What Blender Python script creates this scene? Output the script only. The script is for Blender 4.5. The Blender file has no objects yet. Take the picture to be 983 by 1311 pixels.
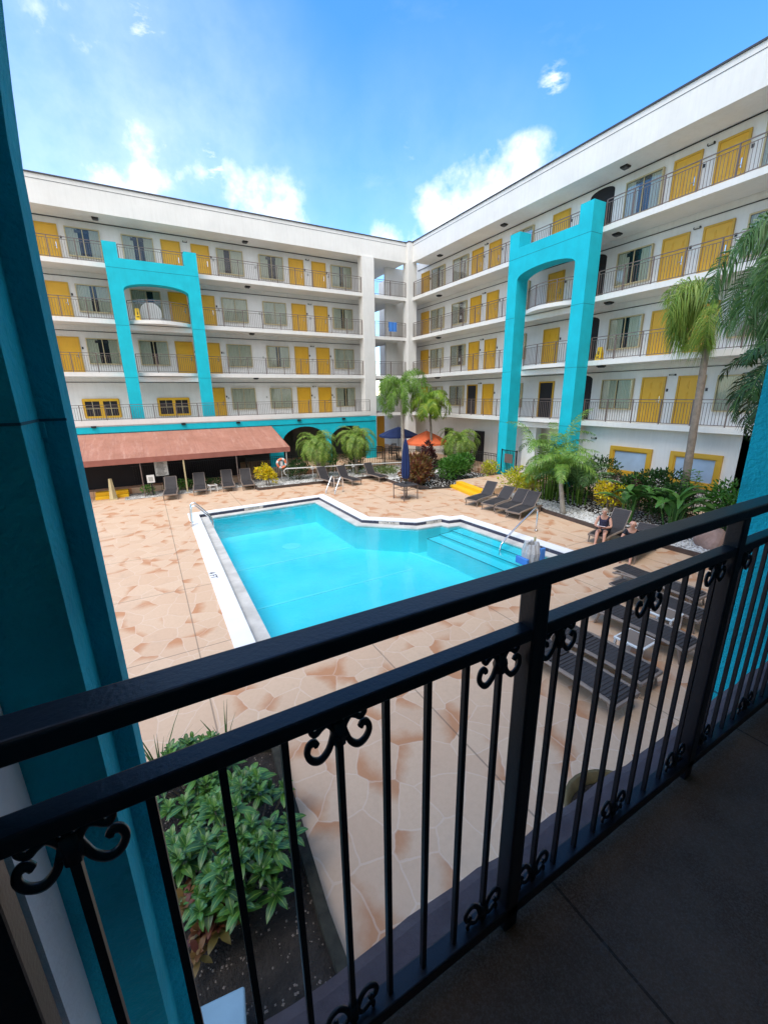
import bpy, bmesh, math, random
from mathutils import Vector, Matrix
R = math.radians
random.seed(7)
sc = bpy.context.scene
col = sc.collection

# ------------------------------------------------------------------ measured camera
PW, PH, PF = 983, 1311, 530.53
ya, pi_, ro = R(29.26), R(15.80), R(0.807)
CAM = Vector((-18.565, -28.70, 1.541))
Fw = Vector((math.sin(ya)*math.cos(pi_), math.cos(ya)*math.cos(pi_), -math.sin(pi_)))
_r = Vector((math.cos(ya), -math.sin(ya), 0)); _d = Fw.cross(_r)
Rt = _r*math.cos(ro)+_d*math.sin(ro); Dn = -_r*math.sin(ro)+_d*math.cos(ro)
def pl(px, py, ax, v):
    """point of the photograph found again on the real plane axis=v (survey of the place)"""
    d = Rt*((px-PW/2)/PF)+Dn*((py-PH/2)/PF)+Fw
    return CAM+d*((v-CAM[ax])/d[ax])
ZD = -3.35          # pool deck level
ZT = -3.05          # upper terrace level
def G(px, py, z=ZD):
    p = pl(px, py, 2, z); return (p.x, p.y)

# ------------------------------------------------------------------ materials
def mat(name):
    m = bpy.data.materials.new(name); m.use_nodes = True
    nt = m.node_tree; b = nt.nodes['Principled BSDF']
    return m, nt, b
def N(nt, t, **kw):
    n = nt.nodes.new(t)
    for k, v in kw.items():
        if k.startswith('i_'):
            n.inputs[k[2:].replace('_', ' ')].default_value = v
        else: setattr(n, k, v)
    return n
def ramp(nt, fac, stops, interp='LINEAR'):
    r = nt.nodes.new('ShaderNodeValToRGB'); e = r.color_ramp.elements; r.color_ramp.interpolation = interp
    while len(e) < len(stops): e.new(0.5)
    for i, (p, c) in enumerate(stops):
        e[i].position = p; e[i].color = (*c, 1) if len(c) == 3 else c
    nt.links.new(fac, r.inputs[0]); return r.outputs[0]
def mixc(nt, fac, a, b, bt='MIX'):
    m = nt.nodes.new('ShaderNodeMix'); m.data_type = 'RGBA'; m.blend_type = bt
    for s, v in ((0, fac), (6, a), (7, b)):
        if isinstance(v, (int, float)): m.inputs[s].default_value = v
        elif isinstance(v, tuple): m.inputs[s].default_value = (*v, 1)
        else: nt.links.new(v, m.inputs[s])
    return m.outputs[2]
def math_(nt, op, a, b=0.0, c=None, clamp=False):
    m = nt.nodes.new('ShaderNodeMath'); m.operation = op; m.use_clamp = clamp
    for i, v in enumerate((a, b) if c is None else (a, b, c)):
        if isinstance(v, (int, float)): m.inputs[i].default_value = v
        else: nt.links.new(v, m.inputs[i])
    return m.outputs[0]
def coords(nt, kind='Object'):
    if kind == 'World':
        return nt.nodes.new('ShaderNodeNewGeometry').outputs['Position']
    return nt.nodes.new('ShaderNodeTexCoord').outputs[kind]
def noise(nt, vec, scale, detail=3, rough=.55, out='Fac'):
    n = N(nt, 'ShaderNodeTexNoise'); n.inputs['Scale'].default_value = scale
    n.inputs['Detail'].default_value = detail; n.inputs['Roughness'].default_value = rough
    nt.links.new(vec, n.inputs['Vector']); return n.outputs[out]
def bump(nt, b, h, strength=.3, dist=.02):
    n = N(nt, 'ShaderNodeBump'); n.inputs['Strength'].default_value = strength; n.inputs['Distance'].default_value = dist
    nt.links.new(h, n.inputs['Height']); nt.links.new(n.outputs[0], b.inputs['Normal'])
def surf(name, c, rough=.7, vary=.12, scale=1.5, bs=.15, bscale=60, metal=0, dirt=None, streak=0.0, bd=.01):
    """a paint / plaster / metal with soft large-scale variation and fine bump"""
    m, nt, b = mat(name); v = coords(nt, 'World')
    f = noise(nt, v, scale, 5)
    lo = tuple(x*(1-vary) for x in c); hi = tuple(min(1, x*(1+vary*.7)) for x in c)
    cc = ramp(nt, f, [(.3, lo), (.7, hi)])
    if streak:
        mp = N(nt, 'ShaderNodeMapping'); mp.inputs['Scale'].default_value = (3, 3, .35); nt.links.new(v, mp.inputs[0])
        s = ramp(nt, noise(nt, mp.outputs[0], 2.5, 6, .7), [(.45, (0, 0, 0)), (.75, (1, 1, 1))])
        s = math_(nt, 'MULTIPLY', s, streak)
        cc = mixc(nt, s, cc, dirt or tuple(x*.55 for x in c))
    nt.links.new(cc, b.inputs['Base Color'])
    b.inputs['Roughness'].default_value = rough; b.inputs['Metallic'].default_value = metal
    if bs: bump(nt, b, noise(nt, v, bscale, 4), bs, bd)
    return m
def leafm(name, cols, rough=.45, trans=.25, spec=.4):
    """foliage: a colour per leaf"""
    m, nt, b = mat(name)
    g = nt.nodes.new('ShaderNodeNewGeometry')
    st = [(i/max(1, len(cols)-1), c) for i, c in enumerate(cols)]
    c = ramp(nt, g.outputs['Random Per Island'], st)
    f = noise(nt, g.outputs['Position'], 3.0, 3)
    c = mixc(nt, math_(nt, 'MULTIPLY', f, .5), c, tuple(x*.6 for x in cols[0]), 'MIX')
    nt.links.new(c, b.inputs['Base Color']); b.inputs['Roughness'].default_value = rough
    b.inputs['Specular IOR Level'].default_value = spec
    t = N(nt, 'ShaderNodeBsdfTranslucent'); nt.links.new(c, t.inputs[0])
    mx = N(nt, 'ShaderNodeMixShader'); mx.inputs[0].default_value = trans
    out = nt.nodes['Material Output']
    nt.links.new(b.outputs[0], mx.inputs[1]); nt.links.new(t.outputs[0], mx.inputs[2]); nt.links.new(mx.outputs[0], out.inputs[0])
    return m

M = {}
M['white'] = surf('white stucco', (.80, .785, .75), .85, .06, .8, .3, 70, streak=.18, dirt=(.50, .47, .42))
M['soffit'] = surf('soffit paint', (.76, .75, .72), .85, .06, .8, .25, 90, streak=.12, dirt=(.42, .40, .36))
M['wall'] = surf('wall paint', (.83, .82, .80), .85, .06, .8, .3, 70, streak=.18, dirt=(.5, .48, .45))
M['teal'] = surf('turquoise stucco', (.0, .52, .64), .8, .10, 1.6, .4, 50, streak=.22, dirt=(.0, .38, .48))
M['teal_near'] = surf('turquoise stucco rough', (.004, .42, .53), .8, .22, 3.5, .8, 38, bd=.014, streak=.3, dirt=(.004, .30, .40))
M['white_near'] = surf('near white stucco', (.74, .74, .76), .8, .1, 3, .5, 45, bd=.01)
M['tan_shade'] = surf('shaded pier plaster', (.30, .23, .17), .8, .1, 3, .4, 45)  # tan stands in for shade on one face of the white pier
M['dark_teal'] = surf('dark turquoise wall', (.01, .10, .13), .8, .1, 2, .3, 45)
M['groove'] = surf('dark teal joint', (.01, .12, .16), .9, .1)  # thin dark lines for the joints in the turquoise stucco
M['capdark'] = surf('roof edge metal', (.05, .05, .06), .5, .1)
M['yellow'] = surf('yellow door paint', (.76, .42, .020), .45, .05, 2, .08, 120)
M['yellowf'] = surf('ochre frame paint', (.62, .36, .03), .5, .06, 2, .08, 120)
M['cream'] = surf('cream frame', (.55, .46, .26), .6, .06, 2, .05)
M['rail'] = surf('bronze railing paint', (.16, .12, .105), .5, .1, 3, 0)
M['blackrail'] = surf('glossy black railing paint', (.010, .012, .018), .36, .25, 6, .35, 120, bd=.002); M['blackrail'].node_tree.nodes['Principled BSDF'].inputs['Specular IOR Level'].default_value = .38
M['black'] = surf('black metal', (.012, .012, .014), .45, .1, 3, 0)
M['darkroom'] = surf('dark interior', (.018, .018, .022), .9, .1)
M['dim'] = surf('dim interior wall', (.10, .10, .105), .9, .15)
M['sling'] = surf('charcoal sling', (.045, .040, .042), .75, .12, 5, .2, 200)
M['lframe'] = surf('taupe resin', (.24, .185, .15), .55, .1, 4, .05)
M['awn'] = surf('terracotta canvas', (.47, .17, .115), .85, .16, .9, .25, 60, streak=.45, dirt=(.33, .15, .12))
def m_awn():
    m, nt, b = mat('faded terracotta canvas'); v = coords(nt, 'World')
    c = ramp(nt, noise(nt, v, 1.1, 6, .7), [(.3, (.34, .145, .095)), (.7, (.44, .20, .14))])
    mp = N(nt, 'ShaderNodeMapping'); mp.inputs['Scale'].default_value = (2.2, .35, .35); nt.links.new(v, mp.inputs[0])
    st = ramp(nt, noise(nt, mp.outputs[0], 1.6, 7, .7), [(.52, (0,0,0)), (.75, (.6,.6,.6))]); c = mixc(nt, st, c, (.58, .34, .27))
    st = ramp(nt, noise(nt, mp.outputs[0], 2.9, 6, .7), [(.5, (0,0,0)), (.8, (.6,.6,.6))]); c = mixc(nt, st, c, (.26, .10, .08))
    s_ = N(nt, 'ShaderNodeSeparateXYZ'); nt.links.new(v, s_.inputs[0])
    fr = math_(nt, 'ABSOLUTE', math_(nt, 'SUBTRACT', math_(nt, 'FRACT', math_(nt, 'MULTIPLY_ADD', s_.outputs[0], 1/1.3, 40)), .5))
    c = mixc(nt, math_(nt, 'MULTIPLY', math_(nt, 'GREATER_THAN', .012, fr), .3), c, (.24, .09, .06))
    nt.links.new(c, b.inputs['Base Color']); b.inputs['Roughness'].default_value = .9
    bump(nt, b, noise(nt, v, 2.5, 3), .5, .05); return m
M['awn'] = m_awn()
M['awnv'] = surf('terracotta canvas valance', (.33, .12, .09), .85, .1, 1, .15, 80)
M['steel'] = surf('stainless steel', (.75, .76, .78), .18, .03, 4, 0, metal=1)
M['yellowstep'] = surf('safety yellow', (.86, .50, .01), .6, .06, 3, .1)
M['navy'] = surf('navy canvas', (.012, .03, .12), .85, .15, 3, .1)
M['orange'] = surf('orange canvas', (.80, .16, .055), .85, .1, 3, .1)
M['ringo'] = surf('orange ring', (.85, .22, .10), .5, .05)
M['plast'] = surf('white plastic', (.78, .78, .76), .45, .04)
M['greyp'] = surf('grey cover', (.45, .45, .46), .7, .2, 12, .3, 30)
M['bark'] = surf('palm bark', (.26, .21, .165), .9, .3, 6, .7, 18, bd=.03)
M['barkl'] = surf('pale palm bark', (.40, .35, .29), .9, .3, 6, .7, 18, bd=.03)
M['skin'] = surf('skin', (.62, .33, .235), .55, .06, 8, 0)
M['hairg'] = surf('grey blond hair', (.42, .34, .26), .8, .3, 30, .3, 90)
M['cloth'] = surf('navy blouse', (.04, .04, .085), .85, .5, 22, .1)
M['clothb'] = surf('black shirt', (.014, .016, .025), .85, .2, 10, .1)
M['paper'] = surf('paper', (.70, .62, .66), .8, .08)
M['kerbd'] = surf('dark edging timber', (.085, .06, .05), .9, .25, 6, .3, 30)
M['gutter'] = surf('pool ledge plaster', (.60, .58, .54), .8, .22, 2.2, .3, 40)
M['coping'] = surf('white coping', (.82, .82, .84), .7, .05, 2, .2, 60)
M['caution'] = surf('caution yellow', (.85, .55, .01), .45, .04)
M['blue'] = surf('towel blue', (.06, .22, .62), .9, .1)
M['moss'] = surf('mossy timber', (.035, .032, .022), .95, .5, 10, .6, 30)
M['rock'] = surf('pink boulder', (.42, .27, .22), .85, .2, 6, .5, 20)
M['board'] = surf('pale blue board', (.30, .44, .50), .35, .08, 5, .1)
M['hoop'] = surf('olive rim', (.15, .105, .04), .6, .3, 8, .3)
M['pane_white'] = surf('whitewashed glass', (.42, .55, .70), .25, .12, 1.5, 0)
M['sign'] = surf('sign grey', (.45, .45, .42), .6, .1)
M['ink'] = surf('ink', (.03, .03, .03), .7, .05)
M['lampglass'] = surf('lamp lens', (.55, .55, .5), .4, .05)

def m_curtain():
    m, nt, b = mat('striped curtain'); v = coords(nt, 'Object')
    w = N(nt, 'ShaderNodeTexWave', wave_type='BANDS', bands_direction='X'); w.inputs['Scale'].default_value = 4.2
    w.inputs['Distortion'].default_value = 1.2; w.inputs['Detail'].default_value = 2
    nt.links.new(v, w.inputs[0])
    c = ramp(nt, w.outputs['Fac'], [(.2, (.58, .57, .40)), (.55, (.90, .90, .78)), (.9, (.66, .65, .50))])
    nt.links.new(c, b.inputs['Base Color']); b.inputs['Roughness'].default_value = .9
    return m
M['curtain'] = m_curtain()
def m_glass():
    m, nt, b = mat('window glass'); out = nt.nodes['Material Output']
    nt.nodes.remove(b)
    t = N(nt, 'ShaderNodeBsdfTransparent'); t.inputs[0].default_value = (.95, .97, .97, 1)
    g = N(nt, 'ShaderNodeBsdfGlossy'); g.inputs['Roughness'].default_value = .03
    f = N(nt, 'ShaderNodeFresnel'); f.inputs[0].default_value = 1.6
    v = coords(nt, 'World'); bn = N(nt, 'ShaderNodeBump'); bn.inputs['Strength'].default_value = .1; bn.inputs['Distance'].default_value = .02
    nt.links.new(noise(nt, v, 2.0, 2), bn.inputs['Height']); nt.links.new(bn.outputs[0], g.inputs['Normal'])
    mx = N(nt, 'ShaderNodeMixShader'); k = math_(nt, 'MULTIPLY', f.outputs[0], .55, clamp=True)
    nt.links.new(k, mx.inputs[0]); nt.links.new(t.outputs[0], mx.inputs[1]); nt.links.new(g.outputs[0], mx.inputs[2])
    nt.links.new(mx.outputs[0], out.inputs[0]); return m
M['glass'] = m_glass()
def m_water():
    m, nt, b = mat('pool water'); out = nt.nodes['Material Output']; nt.nodes.remove(b)
    t = N(nt, 'ShaderNodeBsdfTransparent'); t.inputs[0].default_value = (.34, .90, .98, 1)
    g = N(nt, 'ShaderNodeBsdfGlossy'); g.inputs['Roughness'].default_value = .015; g.inputs[0].default_value = (.95, .97, 1, 1)
    f = N(nt, 'ShaderNodeFresnel'); f.inputs[0].default_value = 1.33
    v = coords(nt, 'World'); bn = N(nt, 'ShaderNodeBump'); bn.inputs['Strength'].default_value = .22; bn.inputs['Distance'].default_value = .04
    h = math_(nt, 'ADD', noise(nt, v, 1.3, 3), math_(nt, 'MULTIPLY', noise(nt, v, 6, 3), .35))
    nt.links.new(h, bn.inputs['Height']); nt.links.new(bn.outputs[0], g.inputs['Normal']); nt.links.new(bn.outputs[0], f.inputs['Normal'])
    mx = N(nt, 'ShaderNodeMixShader'); nt.links.new(f.outputs[0], mx.inputs[0])
    nt.links.new(t.outputs[0], mx.inputs[1]); nt.links.new(g.outputs[0], mx.inputs[2]); nt.links.new(mx.outputs[0], out.inputs[0])
    return m
M['water'] = m_water()
def m_basin():
    m, nt, b = mat('pool plaster'); v = coords(nt, 'World')
    f = noise(nt, v, .7, 4)
    c = ramp(nt, f, [(.3, (.34, .80, .86)), (.7, (.50, .90, .93))])
    nt.links.new(c, b.inputs['Base Color']); b.inputs['Roughness'].default_value = .8
    return m
M['basin'] = m_basin()
M['basinline'] = surf('pale pool line', (.75, .92, .95), .8, .03)
M['nosing'] = surf('step nosing tile', (.02, .06, .12), .4, .2)
def m_tile():
    m, nt, b = mat('dark waterline tile'); v = coords(nt, 'World')
    f = noise(nt, v, 9, 2)
    c = ramp(nt, f, [(.35, (.03, .035, .07)), (.65, (.15, .16, .22))], 'CONSTANT')
    nt.links.new(c, b.inputs['Base Color']); b.inputs['Roughness'].default_value = .3
    return m
M['tile'] = m_tile()

def m_deck():
    m, nt, b = mat('flagstone painted concrete'); P = coords(nt, 'World')
    mp = N(nt, 'ShaderNodeMapping'); mp.inputs['Scale'].default_value = (2.1, 1.85, 0); mp.inputs['Rotation'].default_value = (0, 0, .5)
    nt.links.new(P, mp.inputs[0])
    dn = noise(nt, mp.outputs[0], 1.1, 3, .5, 'Color')
    sub = N(nt, 'ShaderNodeVectorMath', operation='SUBTRACT'); sub.inputs[1].default_value = (.5, .5, .5); nt.links.new(dn, sub.inputs[0])
    scl = N(nt, 'ShaderNodeVectorMath', operation='MULTIPLY'); scl.inputs[1].default_value = (.35, .35, 0); nt.links.new(sub.outputs[0], scl.inputs[0])
    add = N(nt, 'ShaderNodeVectorMath', operation='ADD'); nt.links.new(mp.outputs[0], add.inputs[0]); nt.links.new(scl.outputs[0], add.inputs[1])
    vv = add.outputs[0]
    ve = N(nt, 'ShaderNodeTexVoronoi', feature='DISTANCE_TO_EDGE', voronoi_dimensions='2D'); ve.inputs['Scale'].default_value = 1.0
    vf = N(nt, 'ShaderNodeTexVoronoi', feature='F1', voronoi_dimensions='2D'); vf.inputs['Scale'].default_value = 1.0
    for n_ in (ve, vf): nt.links.new(vv, n_.inputs['Vector']); n_.inputs['Randomness'].default_value = .9
    cellr = N(nt, 'ShaderNodeSeparateColor'); nt.links.new(vf.outputs['Color'], cellr.inputs[0])
    off = N(nt, 'ShaderNodeVectorMath', operation='SUBTRACT'); nt.links.new(vv, off.inputs[0]); nt.links.new(vf.outputs['Position'], off.inputs[1])
    sx = N(nt, 'ShaderNodeSeparateXYZ'); nt.links.new(off.outputs[0], sx.inputs[0])
    ang = math_(nt, 'MULTIPLY', cellr.outputs[1], 6.28)
    dd = math_(nt, 'ADD', math_(nt, 'MULTIPLY', sx.outputs[0], math_(nt, 'COSINE', ang)), math_(nt, 'MULTIPLY', sx.outputs[1], math_(nt, 'SINE', ang)))
    nz = noise(nt, P, 5, 5, .65)
    dd = math_(nt, 'ADD', dd, math_(nt, 'MULTIPLY_ADD', nz, .5, -.25))
    g = math_(nt, 'MULTIPLY', math_(nt, 'SUBTRACT', dd, .13), 2.5, clamp=True)
    on = math_(nt, 'GREATER_THAN', cellr.outputs[0], .38)
    g = math_(nt, 'MULTIPLY', g, on)
    g = math_(nt, 'MULTIPLY', g, .85)
    big = noise(nt, P, .35, 3)
    base = mixc(nt, cellr.outputs[2], (.69, .485, .32), (.64, .42, .265))
    base = mixc(nt, math_(nt, 'MULTIPLY', big, .5), base, (.64, .47, .345))
    fine = noise(nt, P, 14, 6, .7)
    base = mixc(nt, ramp(nt, fine, [(.4, (0, 0, 0)), (.8, (.35, .35, .35))]), base, (.52, .33, .21))
    c = mixc(nt, g, base, (.50, .215, .09))
    c = mixc(nt, math_(nt, 'MULTIPLY', math_(nt, 'GREATER_THAN', .020, ve.outputs['Distance']), .34), c, (.76, .62, .50))
    # saw-cut joints every few metres
    sp = N(nt, 'ShaderNodeSeparateXYZ'); nt.links.new(P, sp.inputs[0])
    for ax, per, o in ((0, 3.1, .4), (1, 3.1, 1.1)):
        fr = math_(nt, 'FRACT', math_(nt, 'MULTIPLY_ADD', sp.outputs[ax], 1/per, o+10))
        ln = math_(nt, 'GREATER_THAN', .004, math_(nt, 'ABSOLUTE', math_(nt, 'SUBTRACT', fr, .5)))
        c = mixc(nt, math_(nt, 'MULTIPLY', ln, .55), c, (.12, .08, .06))
    st = ramp(nt, noise(nt, P, 1.7, 6, .7), [(.55, (0, 0, 0)), (.8, (.30, .30, .30))])
    c = mixc(nt, st, c, (.38, .27, .20))
    nt.links.new(c, b.inputs['Base Color']); b.inputs['Roughness'].default_value = .7
    bump(nt, b, math_(nt, 'ADD', math_(nt, 'MULTIPLY', ve.outputs['Distance'], 1.0, clamp=True), math_(nt, 'MULTIPLY', fine, .08)), .25, .015)
    return m
M['deck'] = m_deck()
def m_gravel(name, a, bcol, scale=22, c3=None):
    m, nt, b = mat(name); P = coords(nt, 'World')
    vf = N(nt, 'ShaderNodeTexVoronoi', feature='F1'); vf.inputs['Scale'].default_value = scale; nt.links.new(P, vf.inputs['Vector'])
    s = N(nt, 'ShaderNodeSeparateColor'); nt.links.new(vf.outputs['Color'], s.inputs[0])
    c = ramp(nt, s.outputs[0], [(0, a), (.6, bcol), (1, c3 or bcol)])
    d = ramp(nt, vf.outputs['Distance'], [(.0, (0, 0, 0)), (.55, (0, 0, 0)), (.75, (1, 1, 1))])
    c = mixc(nt, d, c, tuple(x*.35 for x in a))
    c = mixc(nt, ramp(nt, noise(nt, P, 1.6, 4), [(.5, (0, 0, 0)), (.68, (.8, .8, .8))]), c, tuple(x*.4 for x in a))
    nt.links.new(c, b.inputs['Base Color']); b.inputs['Roughness'].default_value = .85
    bump(nt, b, math_(nt, 'MULTIPLY', vf.outputs['Distance'], -1.0), .9, .04)
    return m
M['gravel'] = m_gravel('white river gravel', (.38, .36, .34), (.74, .73, .70), 16)
M['mulch'] = surf('dark mulch', (.035, .026, .02), .95, .5, 8, .9, 35, bd=.04)
M['stone'] = surf('white pebble', (.70, .69, .67), .8, .25, 30, .2)
M['teal_near'].node_tree.nodes['Principled BSDF'].inputs['Specular IOR Level'].default_value = .25
def m_floor():
    m, nt, b = mat('worn brown balcony concrete'); P = coords(nt, 'World')
    c = ramp(nt, noise(nt, P, 2.2, 8, .7), [(.3, (.070, .042, .028)), (.7, (.20, .125, .085))])
    sp = ramp(nt, noise(nt, P, 190, 3, .8), [(.45, (0, 0, 0)), (.65, (.55, .55, .55))])
    c = mixc(nt, sp, c, (.25, .19, .16))
    sep = N(nt, 'ShaderNodeSeparateXYZ'); nt.links.new(P, sep.inputs[0])
    fr = math_(nt, 'FRACT', math_(nt, 'MULTIPLY_ADD', sep.outputs[0], 1/1.25, 20.62))
    ln = math_(nt, 'GREATER_THAN', .0035, math_(nt, 'ABSOLUTE', math_(nt, 'SUBTRACT', fr, .5)))
    c = mixc(nt, math_(nt, 'MULTIPLY', ln, .6), c, (.01, .008, .007))
    vo = N(nt, 'ShaderNodeTexVoronoi', feature='DISTANCE_TO_EDGE'); vo.inputs['Scale'].default_value = 1.4
    dn = noise(nt, P, 3, 4, .6, 'Color'); ad = N(nt, 'ShaderNodeVectorMath', operation='ADD'); nt.links.new(P, ad.inputs[0]); nt.links.new(dn, ad.inputs[1]); nt.links.new(ad.outputs[0], vo.inputs['Vector'])
    sc_ = math_(nt, 'MULTIPLY', math_(nt, 'GREATER_THAN', .004, vo.outputs['Distance']), math_(nt, 'MULTIPLY', noise(nt, P, 1.5, 3), .5))
    c = mixc(nt, sc_, c, (.16, .14, .13))
    nt.links.new(c, b.inputs['Base Color']); b.inputs['Roughness'].default_value = .95; b.inputs['Specular IOR Level'].default_value = .12
    bump(nt, b, math_(nt, 'ADD', noise(nt, P, 60, 6, .75), math_(nt, 'MULTIPLY', noise(nt, P, 9, 4), 1.2)), .9, .009); return m
M['floor'] = m_floor()
M['ledge'] = surf('mauve painted ledge', (.13, .085, .085), .8, .3, 7, .5, 60, streak=.3, dirt=(.22, .20, .2), bd=.006)

GREEN = [(.035, .11, .02), (.07, .19, .03), (.12, .27, .045)]
M['leaf'] = leafm('shrub leaf', [(.04, .14, .018), (.08, .26, .03), (.16, .36, .05)])
M['leafd'] = leafm('dark leaf', [(.018, .055, .014), (.035, .10, .022), (.06, .15, .03)])
M['palm'] = leafm('palm leaflet', [(.10, .24, .03), (.20, .38, .05), (.32, .48, .09)])
M['palmb'] = leafm('bright palm leaflet', [(.12, .26, .02), (.25, .40, .03), (.40, .48, .05)])
M['palmd'] = leafm('blue green palm leaflet', [(.06, .16, .04), (.13, .27, .08), (.24, .38, .14)])
M['palmyg'] = leafm('date palm leaflet', [(.14, .27, .035), (.26, .40, .06), (.42, .50, .11)])
M['croton'] = leafm('yellow croton leaf', [(.85, .60, .01), (.90, .72, .02), (.55, .60, .03)], trans=.2)
M['yshrub'] = leafm('yellow green leaf', [(.50, .52, .03), (.75, .68, .04), (.20, .35, .04)], trans=.2)
M['maroon'] = leafm('maroon leaf', [(.10, .025, .03), (.24, .07, .03), (.34, .20, .05), (.10, .13, .03)])
M['maroond'] = leafm('dark red leaf', [(.06, .015, .02), (.16, .035, .04), (.05, .05, .03)])
M['banana'] = leafm('banana leaf', [(.05, .15, .03), (.10, .26, .05), (.17, .33, .08)], rough=.35)
M['grass'] = leafm('ground cover blade', [(.08, .16, .03), (.2, .28, .08), (.35, .36, .16)])
def m_varieg():
    m, nt, b = mat('variegated leaf'); g = nt.nodes.new('ShaderNodeNewGeometry')
    uv = nt.nodes.new('ShaderNodeTexCoord').outputs['UV']; s = N(nt, 'ShaderNodeSeparateXYZ'); nt.links.new(uv, s.inputs[0])
    base = ramp(nt, g.outputs['Random Per Island'], [(0, (.015, .065, .010)), (.5, (.035, .13, .018)), (1, (.085, .22, .03))])
    d = math_(nt, 'ABSOLUTE', math_(nt, 'SUBTRACT', s.outputs[0], .5))
    mid = math_(nt, 'GREATER_THAN', .05, d)
    vn = math_(nt, 'GREATER_THAN', .16, math_(nt, 'FRACT', math_(nt, 'MULTIPLY', math_(nt, 'SUBTRACT', s.outputs[1], math_(nt, 'MULTIPLY', d, .9)), 7)))
    k = math_(nt, 'MAXIMUM', math_(nt, 'MULTIPLY', mid, .75), math_(nt, 'MULTIPLY', vn, .28))
    c = mixc(nt, math_(nt, 'MULTIPLY', k, .8), base, (.30, .44, .08))
    nt.links.new(c, b.inputs['Base Color']); b.inputs['Roughness'].default_value = .38; return m
M['varieg'] = m_varieg()

# ------------------------------------------------------------------ mesh helper
class MB:
    def __init__(s): s.v = []; s.f = []; s.m = []; s.uv = {}
    def add(s, vs, fs, mi=0):
        o = len(s.v); s.v += [tuple(v) for v in vs]; s.f += [tuple(i+o for i in f) for f in fs]; s.m += [mi]*len(fs)
    def box(s, x0, x1, y0, y1, z0, z1, mi=0):
        s.add([(x0,y0,z0),(x1,y0,z0),(x1,y1,z0),(x0,y1,z0),(x0,y0,z1),(x1,y0,z1),(x1,y1,z1),(x0,y1,z1)],
              [(0,3,2,1),(4,5,6,7),(0,1,5,4),(1,2,6,5),(2,3,7,6),(3,0,4,7)], mi)
    def bar(s, a, b, w, h=None, mi=0):
        a = Vector(a); b = Vector(b); h = h or w; d = (b-a).normalized()
        up = Vector((0,0,1)) if abs(d.z) < .95 else Vector((0,1,0))
        x = d.cross(up).normalized()*w/2; y = x.cross(d).normalized()*h/2
        vs = [a-x-y, a+x-y, a+x+y, a-x+y, b-x-y, b+x-y, b+x+y, b-x+y]
        s.add(vs, [(0,3,2,1),(4,5,6,7),(0,1,5,4),(1,2,6,5),(2,3,7,6),(3,0,4,7)], mi)
    def tube(s, pts, r, n=8, mi=0, cap=True):
        pts = [Vector(p) for p in pts]; rr = r if isinstance(r, (list, tuple)) else [r]*len(pts)
        o = len(s.v); prev = None
        for i, p in enumerate(pts):
            d = (pts[min(i+1, len(pts)-1)]-pts[max(i-1, 0)]).normalized()
            if prev is None:
                up = Vector((0,0,1)) if abs(d.z) < .9 else Vector((1,0,0)); x = d.cross(up).normalized()
            else: x = (prev-d*prev.dot(d)).normalized()
            prev = x; y = d.cross(x)
            for k in range(n):
                a = 2*math.pi*k/n; s.v.append(tuple(p+(x*math.cos(a)+y*math.sin(a))*rr[i]))
        for i in range(len(pts)-1):
            for k in range(n):
                s.f.append((o+i*n+k, o+i*n+(k+1)%n, o+(i+1)*n+(k+1)%n, o+(i+1)*n+k)); s.m.append(mi)
        if cap:
            s.f.append(tuple(o+k for k in reversed(range(n)))); s.m.append(mi)
            s.f.append(tuple(o+(len(pts)-1)*n+k for k in range(n))); s.m.append(mi)
    def prism(s, poly, depth_vec, mi=0):
        """poly: planar 3D polygon, extruded by depth_vec"""
        n = len(poly); D = Vector(depth_vec); o = len(s.v)
        s.v += [tuple(p) for p in poly]+[tuple(Vector(p)+D) for p in poly]
        s.f.append(tuple(o+i for i in range(n))); s.f.append(tuple(o+n+i for i in reversed(range(n)))); s.m += [mi, mi]
        for i in range(n):
            j = (i+1) % n; s.f.append((o+j, o+i, o+n+i, o+n+j)); s.m.append(mi)
    def build(s, name, mats, parent=None, smooth=False, recalc=True):
        me = bpy.data.meshes.new(name); me.from_pydata(s.v, [], s.f)
        for m_ in (mats if isinstance(mats, (list, tuple)) else [mats]): me.materials.append(M[m_] if isinstance(m_, str) else m_)
        for p, i in zip(me.polygons, s.m): p.material_index = i; p.use_smooth = smooth
        if s.uv:
            ul = me.uv_layers.new(name='UVMap')
            for lp in me.loops:
                if lp.vertex_index in s.uv: ul.data[lp.index].uv = s.uv[lp.vertex_index]
        if recalc:
            bm = bmesh.new(); bm.from_mesh(me); bmesh.ops.recalc_face_normals(bm, faces=bm.faces); bm.to_mesh(me); bm.free()
        me.update()
        o = bpy.data.objects.new(name, me); col.objects.link(o)
        if parent: o.parent = parent
        return o
def bevel(o, w=.01, seg=2):
    b = o.modifiers.new('bevel', 'BEVEL'); b.width = w; b.segments = seg; b.limit_method = 'ANGLE'; return o
def tag(o, label=None, cat=None, group=None, kind=None):
    for k, v in (('label', label), ('category', cat), ('group', group), ('kind', kind)):
        if v: o[k] = v
    return o
def thing(name, label, cat, loc=(0,0,0), rz=0, group=None):
    o = bpy.data.objects.new(name, None); col.objects.link(o); o.location = loc; o.rotation_euler = (0,0,rz)
    o.empty_display_size = .1
    return tag(o, label, cat, group)
def dup(o, parent=None, depth=0):
    c = o.copy(); col.objects.link(c)
    if parent: c.parent = parent
    for ch in list(o.children): dup(ch, c, depth+1)
    return c

# ================================================================== SETTING
def sheet(name, poly, z, m, kind='structure'):
    b = MB(); b.add([(x, y, z) for x, y in poly], [tuple(range(len(poly)))])
    o = b.build(name, m, recalc=False)
    if o.data.polygons[0].normal.z < 0:
        o.data.flip_normals()
    return tag(o, kind=kind)
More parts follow.
